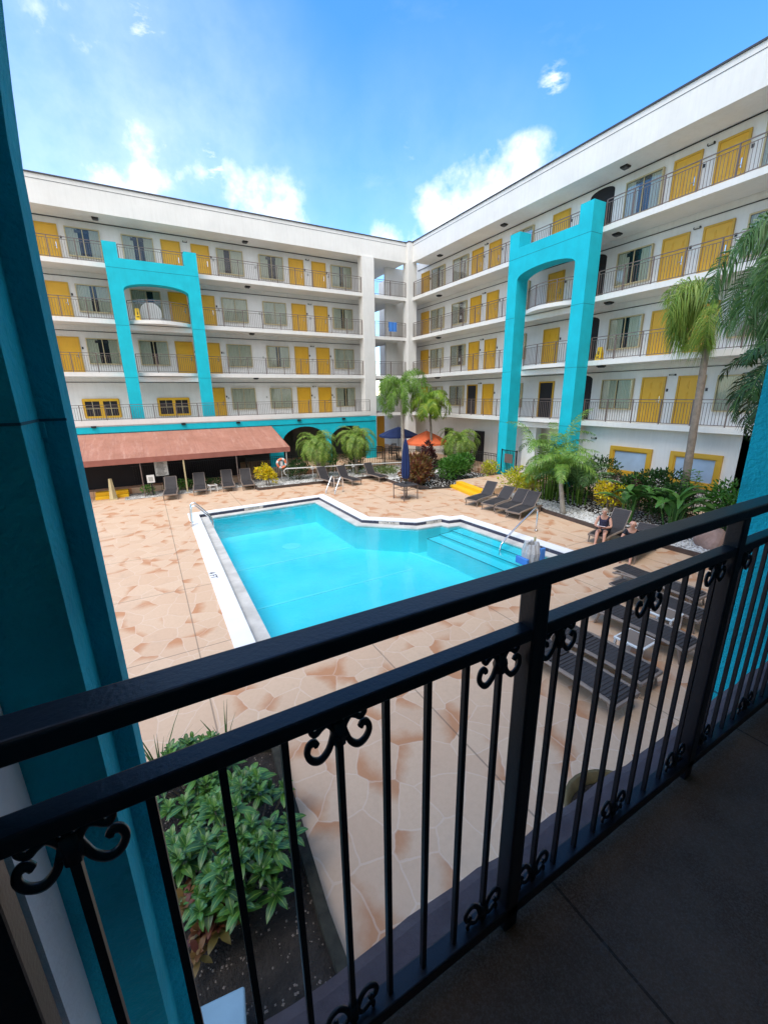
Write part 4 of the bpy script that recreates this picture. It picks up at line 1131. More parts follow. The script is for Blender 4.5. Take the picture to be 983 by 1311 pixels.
b = MB(); b.tube([(0,0,0),(0,0,p.z-ZD+.3)], .03, 8); b.build('pole', 'sign', t); b = MB(); b.box(-.1,.1,-.03,.03,p.z-ZD-.1,p.z-ZD+.1); b.build('bracket', 'sign', t)
# rescue pole on stands
t = thing('rescue_pole', 'long white rescue pole lying level behind the middle loungers', 'pole', (0,0,0))
A_, B_ = pl(366,600,1,-5.6), pl(530,591,1,-5.6)
hk = [(A_.x+.02,-5.6,A_.z-.38),(A_.x-.10,-5.6,A_.z-.28),(A_.x-.12,-5.6,A_.z-.10),(A_.x,-5.6,A_.z)]
b = MB(); b.tube([A_,B_], .03, 8); b.build('shaft', 'plast', t); b = MB(); b.tube(hk, .02, 6); b.build('hook', 'plast', t)
for px in (400,452,470):
    q = pl(px,598,1,-5.55); t = thing('pole_stand', f'thin stand holding the white rescue pole, {"left one" if px==400 else "middle one" if px==452 else "right one"}', 'stand', (q.x,-5.55,ZD), 0, 'stands of the rescue pole')
    zz = A_.z+(B_.z-A_.z)*((q.x-A_.x)/(B_.x-A_.x))-ZD
    b = MB(); b.tube([(0,0,0),(0,0,zz)], .022, 6); b.build('leg', 'sign', t); b = MB(); b.box(-.08,.08,-.06,.03,zz-.12,zz-.02); b.box(-.08,-.05,-.12,.03,zz-.02,zz+.07); b.build('cradle', 'plast', t)
# pool ladders and stair handrail
def hoop_rail(pts, label, name='pool_handrail', r=.03):
    t = thing(name, label, 'handrail', (0,0,0), 0, 'steel pool rails')
    for P in pts:
        Q = [Vector(q) for q in P]; out = []
        for i in range(len(Q)-1):
            p0, p1, p2, p3 = Q[max(i-1,0)], Q[i], Q[i+1], Q[min(i+2,len(Q)-1)]
            for t_ in (0,.2,.4,.6,.8): out.append(.5*((2*p1)+(-p0+p2)*t_+(2*p0-5*p1+4*p2-p3)*t_*t_+(-p0+3*p1-3*p2+p3)*t_**3))
        out.append(Q[-1]); b = MB(); b.tube(out, r, 8); b.build('rail', 'steel', t, smooth=True)
        b = MB(); b.tube([(Q[0].x,Q[0].y,ZD+.02),(Q[0].x,Q[0].y,ZD+.04)], .06, 12); b.build('flange', 'steel', t)
    return t
def ladder(o, d, label, gap=.5, h=.82):
    o = Vector(o); d = Vector(d).normalized(); s = Vector((-d.y,d.x))
    P = []
    for k in (-.5,.5):
        c = o+s*gap*k; f = lambda u, z: (c.x+d.x*u, c.y+d.y*u, z)
        P.append([f(0,ZD),f(0,ZD+.4),f(.04,ZD+h*.9),f(.14,ZD+h),f(.26,ZD+h*.93),f(.70,ZD+.22),f(.78,ZD-.1),f(.79,ZD-1.0)])
    return hoop_rail(P, label, 'pool_ladder')
ladder(G(246,672), (1,-.05), 'steel pool ladder at the back left corner of the pool', gap=.55)
x0_, y0_ = G(437,629)
ladder((x0_-.1,y0_+.1), (-.85,-.55), 'steel pool ladder at the angled corner nearest the middle loungers', gap=.55)
fx, fy = G(686,680); wx, wy = G(640,704, zw)
hoop_rail([[(fx,fy,ZD),(fx,fy,ZD+.7),(fx-.08,fy-.02,ZD+.86),(fx-.28,fy-.05,ZD+.86),(wx+.3,wy+.04,zw+.35),(wx,wy,zw+.02),(wx-.02,wy,zw-.8)]], 'single steel handrail slanting down into the pool entry steps')
# pool lift under a crumpled grey cover
lx, ly = G(679,716)
t = thing('pool_lift', 'grey and blue bundle of covered pool equipment at the edge of the entry steps', 'pool lift', (lx,ly,ZD))
b = MB(); random.seed(3)
for i in range(9):
    a = i*.7; b.tube([(.16*math.cos(a)*1.3,.14*math.sin(a),-.1),(.19*math.cos(a),.17*math.sin(a),.25),(.17*math.cos(a+.2),.14*math.sin(a),.5+.12*random.random())], [.10,.11,.05], 7)
b.build('cover', 'greyp', t)
b = MB(); b.box(-.38,-.28,-.2,.25,-.1,.12); b.box(.1,.3,-.28,-.2,-.08,.4); bevel(b.build('seat', 'blue', t), .02)
b = MB(); b.bar((.25,.1,-.05),(.3,.15,.62),.05); b.build('mast', 'cream', t)
# balcony things on the far wings
def wet_sign(M4, label):
    t = thing('wet_floor_sign', label, 'sign', group='yellow floor signs'); t.matrix_world = M4
    for s in (-1,1):
        b = MB(); b.prism([(-.14,s*.15,0),(.14,s*.15,0),(.10,s*.02,.62),(-.10,s*.02,.62)], (0,.012*s,0)); b.build('panel', 'caution', t)
    b = MB(); b.box(-.06,.06,-.165,-.158,.16,.20); b.box(-.02,.02,-.12,-.115,.28,.44); b.build('pictogram', 'ink', t)
    return t
wet_sign(MR(-15.75, lv(2)+.17, .32), 'yellow wet floor sign behind the railing just right of the turquoise arch')
wet_sign(ML(-18.05, lv(3)+.2) @ Matrix.Translation((0,-1.7,0)), 'yellow floor sign on the curved balcony inside the left turquoise arch')
t = thing('round_table', 'white round folding table tipped up on the curved balcony of the left arch', 'table', (-17.35,.35,lv(3)+.72))
b = MB(); b.tube([(0,0,0),(0,.03,.006)], .55, 24); b.build('table_top', 'plast', t); b = MB(); b.bar((0,.04,-.5),(0,.2,-.1),.04); b.build('leg', 'sign', t)
t = thing('towel', 'bright blue towel hung over the third floor corner railing', 'towel', (-1.55,-.06,lv(3)+1.18))
b = MB(); vs = []
for i in range(9):
    x = -.35+.7*i/8; o_ = .012*math.sin(i*1.7); vs += [(x,.09+o_,-.35),(x,.05,.03),(x,-.01+o_,.03),(x,-.02+o_*2,-.62)]
b.add(vs, [(4*i+j,4*i+4+j,4*i+5+j,4*i+1+j) for i in range(8) for j in range(3)]); b.build('cloth', 'blue', t)
# close to the balcony: blue board, olive rim
p = G(285,1300); t = thing('access_cover', 'pale blue grey square cover lying in the mulch bed below the balcony', 'cover', (*pl(318,1330,2,ZD+.35).xy, ZD))
c0 = pl(313,1261,2,ZD+.35); uu = (pl(267,1283,2,ZD+.35)-c0).normalized(); vv_ = Vector((uu.y,-uu.x,0)); vv_ = vv_ if vv_.y < 0 else -vv_
t.location = (c0.x,c0.y,ZD)
b = MB(); b.prism([(q.x,q.y,.35) for q in (Vector((0,0,0)),uu*.55,uu*.55+vv_*.6,vv_*.6)], (0,0,-.06)); bevel(b.build('lid', 'board', t), .02, 3)
b = MB(); b.prism([(q.x,q.y,.29) for q in (uu*.04+vv_*.04,uu*.5+vv_*.04,uu*.5+vv_*.55,uu*.04+vv_*.55)], (0,0,-.29)); b.build('housing', 'dim', t)
p = G(760,1035); t = thing('planter', 'round olive rimmed planter tucked against the ledge below the balcony', 'planter', (-14.72,-27.02,ZD))
b = MB(); n = 28; vs = []
for z, r in ((0,.42),(.42,.58),(.50,.62),(.50,.58),(.38,.54)):
    for i in range(n): vs.append((r*math.cos(2*math.pi*i/n),r*math.sin(2*math.pi*i/n),z))
b.add(vs, [(j*n+i,j*n+(i+1)%n,(j+1)*n+(i+1)%n,(j+1)*n+i) for j in range(4) for i in range(n)]); b.build('bowl', 'hoop', t, smooth=True)
b = MB(); b.add([(.54*math.cos(2*math.pi*i/n),.54*math.sin(2*math.pi*i/n),.37) for i in range(n)],[tuple(range(n))]); b.build('soil', 'mulch', t)
t = thing('boulder', 'pinkish boulder at the end of the gravel bed beside the right railing post', 'boulder', (*G(906,700),ZD))
bm = bmesh.new(); bmesh.ops.create_icosphere(bm, subdivisions=3, radius=.42)
for v in bm.verts: v.co *= 1+.18*math.sin(v.co.x*7+1)*math.cos(v.co.y*6+v.co.z*5)
me = bpy.data.meshes.new('rock_body'); bm.to_mesh(me); bm.free(); me.materials.append(M['rock']); o = bpy.data.objects.new('rock_body', me); col.objects.link(o); o.parent = t; o.location = (0,0,.25)

# ================================================================== PLANTS
def frond(b, o, az, el, L, nl, ll, droop, plum=0.0, wid=.035, rng=random, hang=.5, stem_r=.012):
    """one pinnate frond; leaflets in pairs (or all round the rachis when plum>0)"""
    o = Vector(o); h = Vector((math.cos(az), math.sin(az), 0)); side0 = Vector((-h.y, h.x, 0))
    pts = []; p = o.copy(); e = el; n = 14
    for i in range(n+1):
        pts.append(p.copy()); p = p+(h*math.cos(e)+Vector((0,0,1))*math.sin(e))*(L/n); e -= droop/n*(1+.8*i/n)
    b.tube(pts, [stem_r*(1-.8*i/n) for i in range(n+1)], 4, 1, cap=False)
    for i in range(nl):
        t = .12+.88*(i+.5)/nl; f = t*n; k = min(int(f), n-1); q = pts[k].lerp(pts[k+1], f-k)
        d = (pts[k+1]-pts[k]).normalized(); up = side0.cross(d)*-1
        if up.z < 0: up = -up
        l = ll*(math.sin(math.pi*min(1, .15+t*.88))**.55)*rng.uniform(.85,1.1)
        for s in (-1, 1):
            for rep in range(2 if plum else 1):
                a = rng.uniform(-1.4,1.5) if plum else rng.uniform(-.1,.35)
                dirv = (side0*s*math.cos(a)+up*math.sin(a)+d*rng.uniform(.35,.75)).normalized()
                m_ = q+dirv*l*.5; tip = q+dirv*l*.9-Vector((0,0,1))*l*hang*rng.uniform(.6,1.2)
                m_ = m_-Vector((0,0,1))*l*hang*.12
                w = d.cross(dirv).cross(dirv).normalized()*wid*rng.uniform(.8,1.2)/2 if d.cross(dirv).length > .01 else side0*wid/2
                o0 = len(b.v); b.v += [tuple(q-w*.5), tuple(q+w*.5), tuple(m_+w), tuple(tip), tuple(m_-w)]
                b.f += [(o0,o0+1,o0+2,o0+4),(o0+4,o0+2,o0+3)]; b.m += [0,0]
def palm(base, top, nf, L, nl, ll, mat_, label, r=(.11,.07), bark='bark', droop=1.9, el=(0.2,1.2), plum=0, name='palm_tree', hang=.5, wid=.035, seed=1, lean=None, shaft=.6, azr=None, grp='palm trees around the pool'):
    rng = random.Random(seed); base = Vector(base); top = Vector(top)
    t = thing(name, label, 'palm tree', base, 0, grp)
    rel = top-base; b = MB(); n = 16; pts = []; rr = []
    for i in range(n+1):
        u = i/n; bend = math.sin(u*math.pi)*(lean or 0)
        pts.append((rel.x*u+bend, rel.y*u, rel.z*u)); rr.append((r[0]+(r[1]-r[0])*u)*(1+.06*(i % 2))+(.04 if i == 0 else 0))
    b.tube(pts, rr, 10); b.build('trunk', bark, t, smooth=True)
    if shaft:
        d = (Vector(pts[-1])-Vector(pts[-2])).normalized()
        b = MB(); b.tube([Vector(pts[-1])-d*.1,Vector(pts[-1])+d*shaft*.5,Vector(pts[-1])+d*shaft], [r[1]*1.25,r[1]*1.1,r[1]*.4], 8); b.build('crownshaft', 'palm', t, smooth=True)
    b = MB(); c = rel+Vector((0,0,shaft*.7))
    for i in range(nf):
        u = i/nf; az = i*2.399+rng.uniform(-.2,.2)
        if azr: az = rng.uniform(*azr)
        e = el[1]+(el[0]-el[1])*u+rng.uniform(-.12,.12)
        frond(b, c+Vector((rng.uniform(-.04,.04),rng.uniform(-.04,.04),-.25*u*shaft)), az, e, L*rng.uniform(.85,1.1), nl, ll, droop*rng.uniform(.85,1.15), plum, wid, rng, hang)
    b.build('crown', [mat_, 'palm'], t, recalc=False)
    return t
def leafcloud(b, c, rad, n, size, rng, lobes=7, narrow=.45, upb=.3, shape='leaf'):
    c = Vector(c); L = [(c+Vector((rng.gauss(0,.42)*rad[0], rng.gauss(0,.42)*rad[1], rng.uniform(-.35,.5)*rad[2])), rng.uniform(.35,.65)) for _ in range(lobes)]
    for _ in range(n):
        o, k = rng.choice(L); d = Vector((rng.gauss(0,1), rng.gauss(0,1), rng.gauss(.25,1))).normalized()
        q = o+Vector((d.x*rad[0]*k, d.y*rad[1]*k, d.z*rad[2]*k))*rng.uniform(.65,1.05)
        s = size*rng.uniform(.6,1.35); g = (d+Vector((rng.gauss(0,.5), rng.gauss(0,.5), upb+rng.gauss(0,.4)))).normalized()
        x = g.cross(Vector((rng.gauss(0,1),rng.gauss(0,1),rng.gauss(0,1)))).normalized()*s*narrow/2
        nrm = x.cross(g).normalized()*s*.12
        o0 = len(b.v); b.v += [tuple(q), tuple(q+g*s*.5+x+nrm), tuple(q+g*s-nrm*.8), tuple(q+g*s*.5-x+nrm)]
        b.f += [(o0,o0+1,o0+2),(o0,o0+2,o0+3)]; b.m += [0,0]
def shrub(c, rad, n, size, mat_, label, name='shrub', seed=1, lobes=7, narrow=.45, upb=.3, grp=None, stems=7, cat='shrub'):
    rng = random.Random(seed); t = thing(name, label, cat, (c[0],c[1],c[2]), 0, grp)
    b = MB(); leafcloud(b, (0,0,rad[2]*.95), rad, n, size, rng, lobes, narrow, upb); b.build('foliage', mat_, t, recalc=False)
    b = MB()
    for i in range(stems):
        a = rng.uniform(0,6.28); k = rng.uniform(.1,.6); b.tube([(0.1*math.cos(a),.1*math.sin(a),0),(rad[0]*k*.6*math.cos(a),rad[1]*k*.6*math.sin(a),rad[2]*.7),(rad[0]*k*math.cos(a),rad[1]*k*math.sin(a),rad[2]*1.3)], [.02,.014,.006], 5)
    b.build('stems', 'bark', t)
    return t
GP = 'shrubs and plants around the deck'
shrub((-12.98,-5.3,ZD), (.34,.34,.66), 620, .17, 'croton', 'bright yellow leafed croton beside the life ring post', 'croton_shrub', 2, 9, .4, grp=GP)
shrub((-10.9,-4.5,ZD), (1.0,.55,.62), 1500, .11, 'leafd', 'dense green hedge plant under the left date palm', seed=3, grp=GP)
shrub((-9.0,-4.2,ZD), (.9,.5,.8), 1300, .11, 'leaf', 'mid green shrub between the two date palms', seed=4, grp=GP)
shrub((-7.1,-4.2,ZD), (.9,.5,.75), 1300, .11, 'leafd', 'green shrub under the right date palm', seed=5, grp=GP)
shrub((-6.1,-5.8,ZD), (1.3,1.0,.22), 900, .16, 'grass', 'low pale green ground cover beside the right middle lounger', 'ground_cover_plant', 6, 9, .25, 1.0, grp=GP, stems=2)
shrub((-5.75,-10.0,ZD), (.95,.9,.95), 2300, .24, 'maroon', 'large dark red and bronze croton next to the patio table', 'croton_shrub', 7, 12, .28, .5, grp=GP)
shrub((-4.6,-8.9,ZD), (.65,.6,1.15), 900, .26, 'maroond', 'taller dark red plant behind the bronze croton', 'cordyline', 8, 7, .22, .8, grp=GP)
shrub((-3.05,-9.85,ZD), (1.35,1.1,.85), 4200, .13, 'leaf', 'rounded bright green hedge beside the yellow steps', 'hedge', 9, 16, .6, .3, grp=GP)
shrub((-1.25,-10.6,ZD), (.5,.5,.6), 700, .12, 'yshrub', 'small yellow edged shrub at the right side of the round hedge', seed=10, grp=GP)
shrub((-2.5,-14.75,ZD), (1.25,1.0,.78), 2200, .14, 'yshrub', 'broad yellow green shrub behind the row of four loungers', seed=11, lobes=12, grp=GP)
shrub((-2.0,-18.6,ZD), (.6,.75,.75), 900, .15, 'croton', 'yellow croton behind the white gravel near the reading woman', 'croton_shrub', 12, 8, .4, grp=GP)
shrub((-1.6,-16.6,ZD), (.8,1.5,1.1), 3400, .13, 'leafd', 'dark green shrub behind the slim areca palm', seed=13, lobes=12, grp=GP)
shrub((-1.7,-20.4,ZD), (.7,1.4,1.05), 3200, .15, 'leafd', 'dark green thicket below the whitewashed windows', seed=14, lobes=12, grp=GP)
shrub((-1.9,-22.6,ZD), (.7,1.2,1.05), 2600, .15, 'leaf', 'green thicket at the right end of the planting', seed=15, lobes=12, grp=GP)
shrub((-17.3,-3.95,ZD), (.9,.4,.30), 600, .11, 'leaf', 'low green plant behind the second awning lounger', seed=16, grp=GP)
shrub((-15.9,-4.0,ZD), (1.0,.4,.28), 600, .11, 'leafd', 'low green plant behind the small table under the awning', seed=17, grp=GP)
shrub((-18.9,-4.3,ZD), (.35,.35,.28), 250, .11, 'leaf', 'small green plant at the foot of the rules board', seed=18, grp=GP)
# upright leafy stems
def stemmy(c, h, n, label, seed, mat_='leaf', size=.2):
    rng = random.Random(seed); t = thing('leafy_plant', label, 'plant', c, 0, GP); b = MB(); s = MB()
    for k in range(n):
        x, y = rng.gauss(0,.28), rng.gauss(0,.35); hh = h*rng.uniform(.75,1.1); lx_, ly_ = rng.gauss(0,.12), rng.gauss(0,.12)
        s.tube([(x,y,0),(x+lx_*.5,y+ly_*.5,hh*.5),(x+lx_,y+ly_,hh)], [.018,.013,.005], 5)
        for i in range(int(hh*26)):
            z = hh*(.25+.75*i/(hh*26)); a = i*2.4+k; q = Vector((x+lx_*z/hh,y+ly_*z/hh,z)); g = Vector((math.cos(a),math.sin(a),rng.uniform(-.1,.7))).normalized()
            l = size*rng.uniform(.7,1.2); w = g.cross(Vector((0,0,1))).normalized()*l*.19
            o0 = len(b.v); b.v += [tuple(q),tuple(q+g*l*.5+w),tuple(q+g*l-Vector((0,0,l*.25))),tuple(q+g*l*.5-w)]; b.f += [(o0,o0+1,o0+2),(o0,o0+2,o0+3)]; b.m += [0,0]
    b.build('leaves', mat_, t, recalc=False); s.build('stems', 'bark', t); return t
stemmy((-2.1,-20.0,ZD), 1.75, 7, 'tall leafy plant in front of the first whitewashed window', 21)
stemmy((-1.9,-21.2,ZD), 2.1, 8, 'tallest leafy plant between the two whitewashed windows', 22)
stemmy((-1.5,-19.3,ZD), 1.7, 5, 'dark red leaved stems under the left whitewashed window', 23, 'maroond', .24)
stemmy((-2.0,-22.8,ZD), 1.7, 6, 'dark red leaved stems under the right whitewashed window', 24, 'maroond', .26)
stemmy((-1.6,-15.6,ZD), 2.0, 7, 'leafy stems between the yellow green shrub and the areca palm', 25, 'leafd')
def banana(c, h, n, label, seed):
    rng = random.Random(seed); t = thing('banana_plant', label, 'plant', c, 0, GP); b = MB(); s = MB()
    for k in range(n):
        az = rng.uniform(0,6.28); L = rng.uniform(.8,1.2); W = rng.uniform(.2,.3); st = h*rng.uniform(.3,.75); x, y = rng.gauss(0,.2), rng.gauss(0,.2)
        hv = Vector((math.cos(az),math.sin(az),0)); sd = Vector((-hv.y,hv.x,0)); e = rng.uniform(.7,1.4); p = Vector((x,y,st)); s.tube([(x*.5,y*.5,0),tuple(p)], [.035,.015], 6)
        m_ = 8; o0 = len(b.v)
        for i in range(m_+1):
            u = i/m_; w = W*math.sin(math.pi*(.06+.92*u))**.6/2
            b.v += [tuple(p-sd*w+Vector((0,0,w*.5))), tuple(p), tuple(p+sd*w+Vector((0,0,w*.5)))]
            p = p+(hv*math.cos(e)+Vector((0,0,1))*math.sin(e))*L/m_; e -= rng.uniform(.12,.26)
        for i in range(m_):
            for j in (0,1): b.f.append((o0+3*i+j,o0+3*i+j+1,o0+3*i+4+j,o0+3*i+3+j)); b.m.append(0)
    b.build('leaves', 'banana', t, smooth=True, recalc=False); s.build('stems', 'banana', t); return t
banana((-2.9,-19.9,ZD), 1.5, 16, 'broad leaved banana plant right behind the raised lounger', 31)
banana((-2.8,-21.5,ZD), 1.6, 18, 'broad leaved banana plant behind the man in black', 32)
banana((-2.6,-22.8,ZD), 1.5, 14, 'broad leaved banana plant at the right end by the handrail', 33)
# palms
palm((-9.75,-4.8,ZD), (-9.75,-4.8,-1.35), 38, 1.85, 38, .36, 'palmyg', 'short date palm in front of the first turquoise arch', (.11,.12), droop=2.0, el=(-.3,1.4), shaft=.15, seed=41, wid=.03, hang=.35)
palm((-7.15,-4.8,ZD), (-7.15,-4.8,-1.2), 38, 1.75, 38, .36, 'palmyg', 'short date palm in front of the second turquoise arch', (.11,.12), droop=2.0, el=(-.3,1.4), shaft=.15, seed=42, wid=.03, hang=.35)
palm((-3.62,-4.85,ZD), (-3.75,-4.85,1.35), 18, 2.75, 54, .46, 'palm', 'tall slim foxtail palm in front of the corner pilasters', (.13,.09), 'barkl', droop=2.2, el=(-.2,1.45), plum=1, shaft=.9, seed=43, wid=.03, hang=.6)
palm((-2.2,-6.3,ZD), (-2.35,-6.0,.75), 18, 2.0, 32, .55, 'palmb', 'yellow green christmas palm right of the foxtail palm', (.09,.07), droop=2.3, el=(0,1.35), shaft=.5, seed=44, wid=.06, hang=.75)
palm((-.9,-7.4,ZD), (-.9,-7.4,-1.5), 38, 2.0, 38, .38, 'palmyg', 'date palm in front of the white wall left of the turquoise arch', (.11,.12), droop=2.3, el=(-.05,1.4), shaft=.15, seed=45, wid=.03, hang=.35)
palm((-3.85,-17.8,ZD), (-3.95,-17.55,-1.75), 15, 1.9, 44, .42, 'palm', 'slim areca palm growing out of the white gravel', (.11,.07), 'barkl', droop=1.7, el=(.5,1.5), shaft=.4, seed=46, wid=.032, hang=.6)
def areca(c, label, seed, n=16, L=1.9, h=1.4, mat_='palm'):
    rng = random.Random(seed); t = thing('areca_palm', label, 'palm tree', c, 0, 'palm trees around the pool'); b = MB(); s = MB()
    for k in range(n):
        az = rng.uniform(0,6.28); x, y = rng.gauss(0,.25), rng.gauss(0,.25); hh = h*rng.uniform(.3,1)
        s.tube([(x,y,0),(x*1.3,y*1.3,hh)], [.03,.02], 6); frond(b, (x*1.3,y*1.3,hh), az, rng.uniform(.9,1.45), L*rng.uniform(.8,1.15), 36, .45, rng.uniform(1.0,1.9), 0, .036, rng, .55)
    b.build('crown', [mat_, 'palm'], t, recalc=False); s.build('stems', 'palm', t); return t
areca((-2.45,-15.9,ZD), 'full areca palm clump in front of the turquoise pillar', 51, 30, 2.5, 2.3)
areca((-2.1,-17.2,ZD), 'areca palm clump right of the slim palm', 52, 18, 2.0, 1.5, 'palmd')
# tall curved palm on the right
tp = [pl(*q,0,-1.2) for q in ((880,640),(887,600),(899,520),(907,455),(912,398))]
t = palm((tp[0].x, tp[0].y+.15, ZD), tuple(tp[-1]), 11, 2.3, 46, .55, 'palmyg', 'tall palm with a leaning grey trunk in front of the right wing', (.15,.095), 'bark', droop=2.6, el=(-.5,1.2), plum=1, shaft=.5, seed=47, wid=.026, hang=1.2, azr=(R(60),R(215)))
t = palm((-4.6,-25.6,ZD), tuple(pl(1052,350,0,-4.6)), 20, 3.1, 60, .55, 'palmd', 'large foxtail palm hanging its crown in at the right edge', (.16,.10), 'bark', droop=2.5, el=(-.3,1.35), plum=1, shaft=.7, seed=48, wid=.032, hang=1.2)
t = palm((-5.4,-25.2,ZD), tuple(pl(1030,485,0,-5.4)), 20, 2.3, 40, .55, 'leafd', 'dark low palm under the large foxtail palm at the right edge', (.12,.08), 'bark', droop=1.9, el=(-.2,1.2), plum=0, shaft=.4, seed=49, wid=.05, hang=.5)

# near planting below the balcony
def rosette_bush(c, R_, H_, n, label, seed, mat_='varieg', leaf=.15):
    rng = random.Random(seed); t = thing('variegated_shrub' if mat_ == 'varieg' else 'croton_shrub', label, 'shrub', c, 0, 'plants in the mulch bed below the balcony'); b = MB(); s = MB()
    for k in range(n):
        a = rng.uniform(0,6.28); rr = math.sqrt(rng.random())*R_; hh = H_*(1-.45*(rr/R_)**2)*rng.uniform(.75,1.1)
        c0 = Vector((rr*math.cos(a), rr*math.sin(a)*1.15, hh)); s.tube([(c0.x*.4,c0.y*.4,0),tuple(c0)], [.014,.007], 5)
        for tier in range(2):
            m_ = rng.randint(5,7); a0 = rng.uniform(0,6.28)
            for i in range(m_):
                az = a0+i*6.283/m_; e = (.1 if tier == 0 else .75)+rng.uniform(-.25,.2); l = leaf*rng.uniform(.6,1.35)*(1.15 if tier == 0 else .8); w = l*.19
                g = Vector((math.cos(az)*math.cos(e),math.sin(az)*math.cos(e),math.sin(e))); sd = Vector((-math.sin(az),math.cos(az),0)); nn = sd.cross(g)*-1
                q = c0+Vector((0,0,-.05 if tier == 0 else .0)); rows = [(0,.12,0),(.3,.9,.02),(.6,1,.0),(.85,.55,-.10),(1,.04,-.22)]
                o0 = len(b.v)
                for (u, ww, dz) in rows:
                    p = q+g*l*u+Vector((0,0,dz*l))
                    for sg, uu in ((-1,0.),(0,.5),(1,1.)):
                        b.uv[len(b.v)] = (uu, u); b.v.append(tuple(p+sd*w*ww*sg+nn*(-.02*l if sg == 0 else 0)))
                for i2 in range(4):
                    for j in (0,1): b.f.append((o0+3*i2+j,o0+3*i2+j+1,o0+3*i2+4+j,o0+3*i2+3+j)); b.m.append(0)
    b.build('leaves', mat_, t, smooth=True, recalc=False); s.build('stems', 'bark', t); return t
rosette_bush((*G(306,1065,ZD+.5),ZD), .66, .80, 66, 'large variegated green shrub spilling over the bed edging below the balcony', 61)
rosette_bush((*G(243,985,ZD+.4),ZD), .5, .6, 42, 'variegated green shrub further along the mulch bed, near the turquoise pillar', 62)
rosette_bush((*G(232,1100,ZD+.3),ZD), .38, .45, 26, 'dark variegated shrub between the bigger shrub and the turquoise pillar', 64, 'varieg', .13)
rosette_bush((*G(258,1165,ZD+.3),ZD), .26, .40, 14, 'small pink and green croton in the dark mulch below the balcony', 63, 'maroon', .14)
def spiky(c, label, seed, L=.6, n=12):
    rng = random.Random(seed); t = thing('spiky_plant', label, 'plant', c, 0, 'plants in the mulch bed below the balcony'); b = MB()
    for k in range(n):
        az = rng.uniform(0,6.28); l = L*rng.uniform(.6,1.1); e = rng.uniform(.8,1.5); hv = Vector((math.cos(az),math.sin(az),0)); sd = Vector((-hv.y,hv.x,0)); p = Vector((0,0,0)); o0 = len(b.v)
        for i in range(5):
            w = .018*(1-i/4.2); b.v += [tuple(p-sd*w),tuple(p+sd*w)]; p = p+(hv*math.cos(e)+Vector((0,0,1))*math.sin(e))*l/4; e -= .15
        for i in range(4): b.f.append((o0+2*i,o0+2*i+1,o0+2*i+3,o0+2*i+2)); b.m.append(0)
    b.build('leaves', 'leafd', t, recalc=False); b = MB(); b.tube([(0,0,0),(0,0,.06)], .02, 6); b.build('stem', 'bark', t)
spiky((*G(205,985,ZD+.2),ZD), 'thin spiky plant beside the turquoise pillar foot', 71, .9)
spiky((*G(290,960,ZD+.2),ZD), 'thin spiky plant at the far end of the mulch bed', 72, .8)
spiky((*G(325,1010,ZD),ZD), 'tiny grassy tuft near the bed edging', 73, .3)

# ================================================================== PEOPLE
def skin_body(name, joints, edges, root, m, parent=None, sub=2):
    names = list(joints); me = bpy.data.meshes.new(name)
    me.from_pydata([joints[k][0] for k in names], [(names.index(a), names.index(b_)) for a, b_ in edges], [])
    o = bpy.data.objects.new(name, me); col.objects.link(o)
    s = o.modifiers.new('skin', 'SKIN'); s.use_smooth_shade = True
    for i, k in enumerate(names):
        r = joints[k][1]; r = r if isinstance(r, tuple) else (r, r); me.skin_vertices[0].data[i].radius = r
        me.skin_vertices[0].data[i].use_root = (k == root)
    sb = o.modifiers.new('sub', 'SUBSURF'); sb.levels = sub; sb.render_levels = sub
    me.materials.append(M[m])
    if parent: o.parent = parent
    return o
def blob(name, c, r, m, parent, sub=3, f=None):
    bm = bmesh.new(); bmesh.ops.create_icosphere(bm, subdivisions=sub, radius=1)
    for v in bm.verts:
        if f: v.co = f(v.co)
        v.co = Vector((v.co.x*r[0]+c[0], v.co.y*r[1]+c[1], v.co.z*r[2]+c[2]))
    me = bpy.data.meshes.new(name); bm.to_mesh(me); bm.free(); me.materials.append(M[m])
    for p in me.polygons: p.use_smooth = True
    o = bpy.data.objects.new(name, me); col.objects.link(o); o.parent = parent; return o
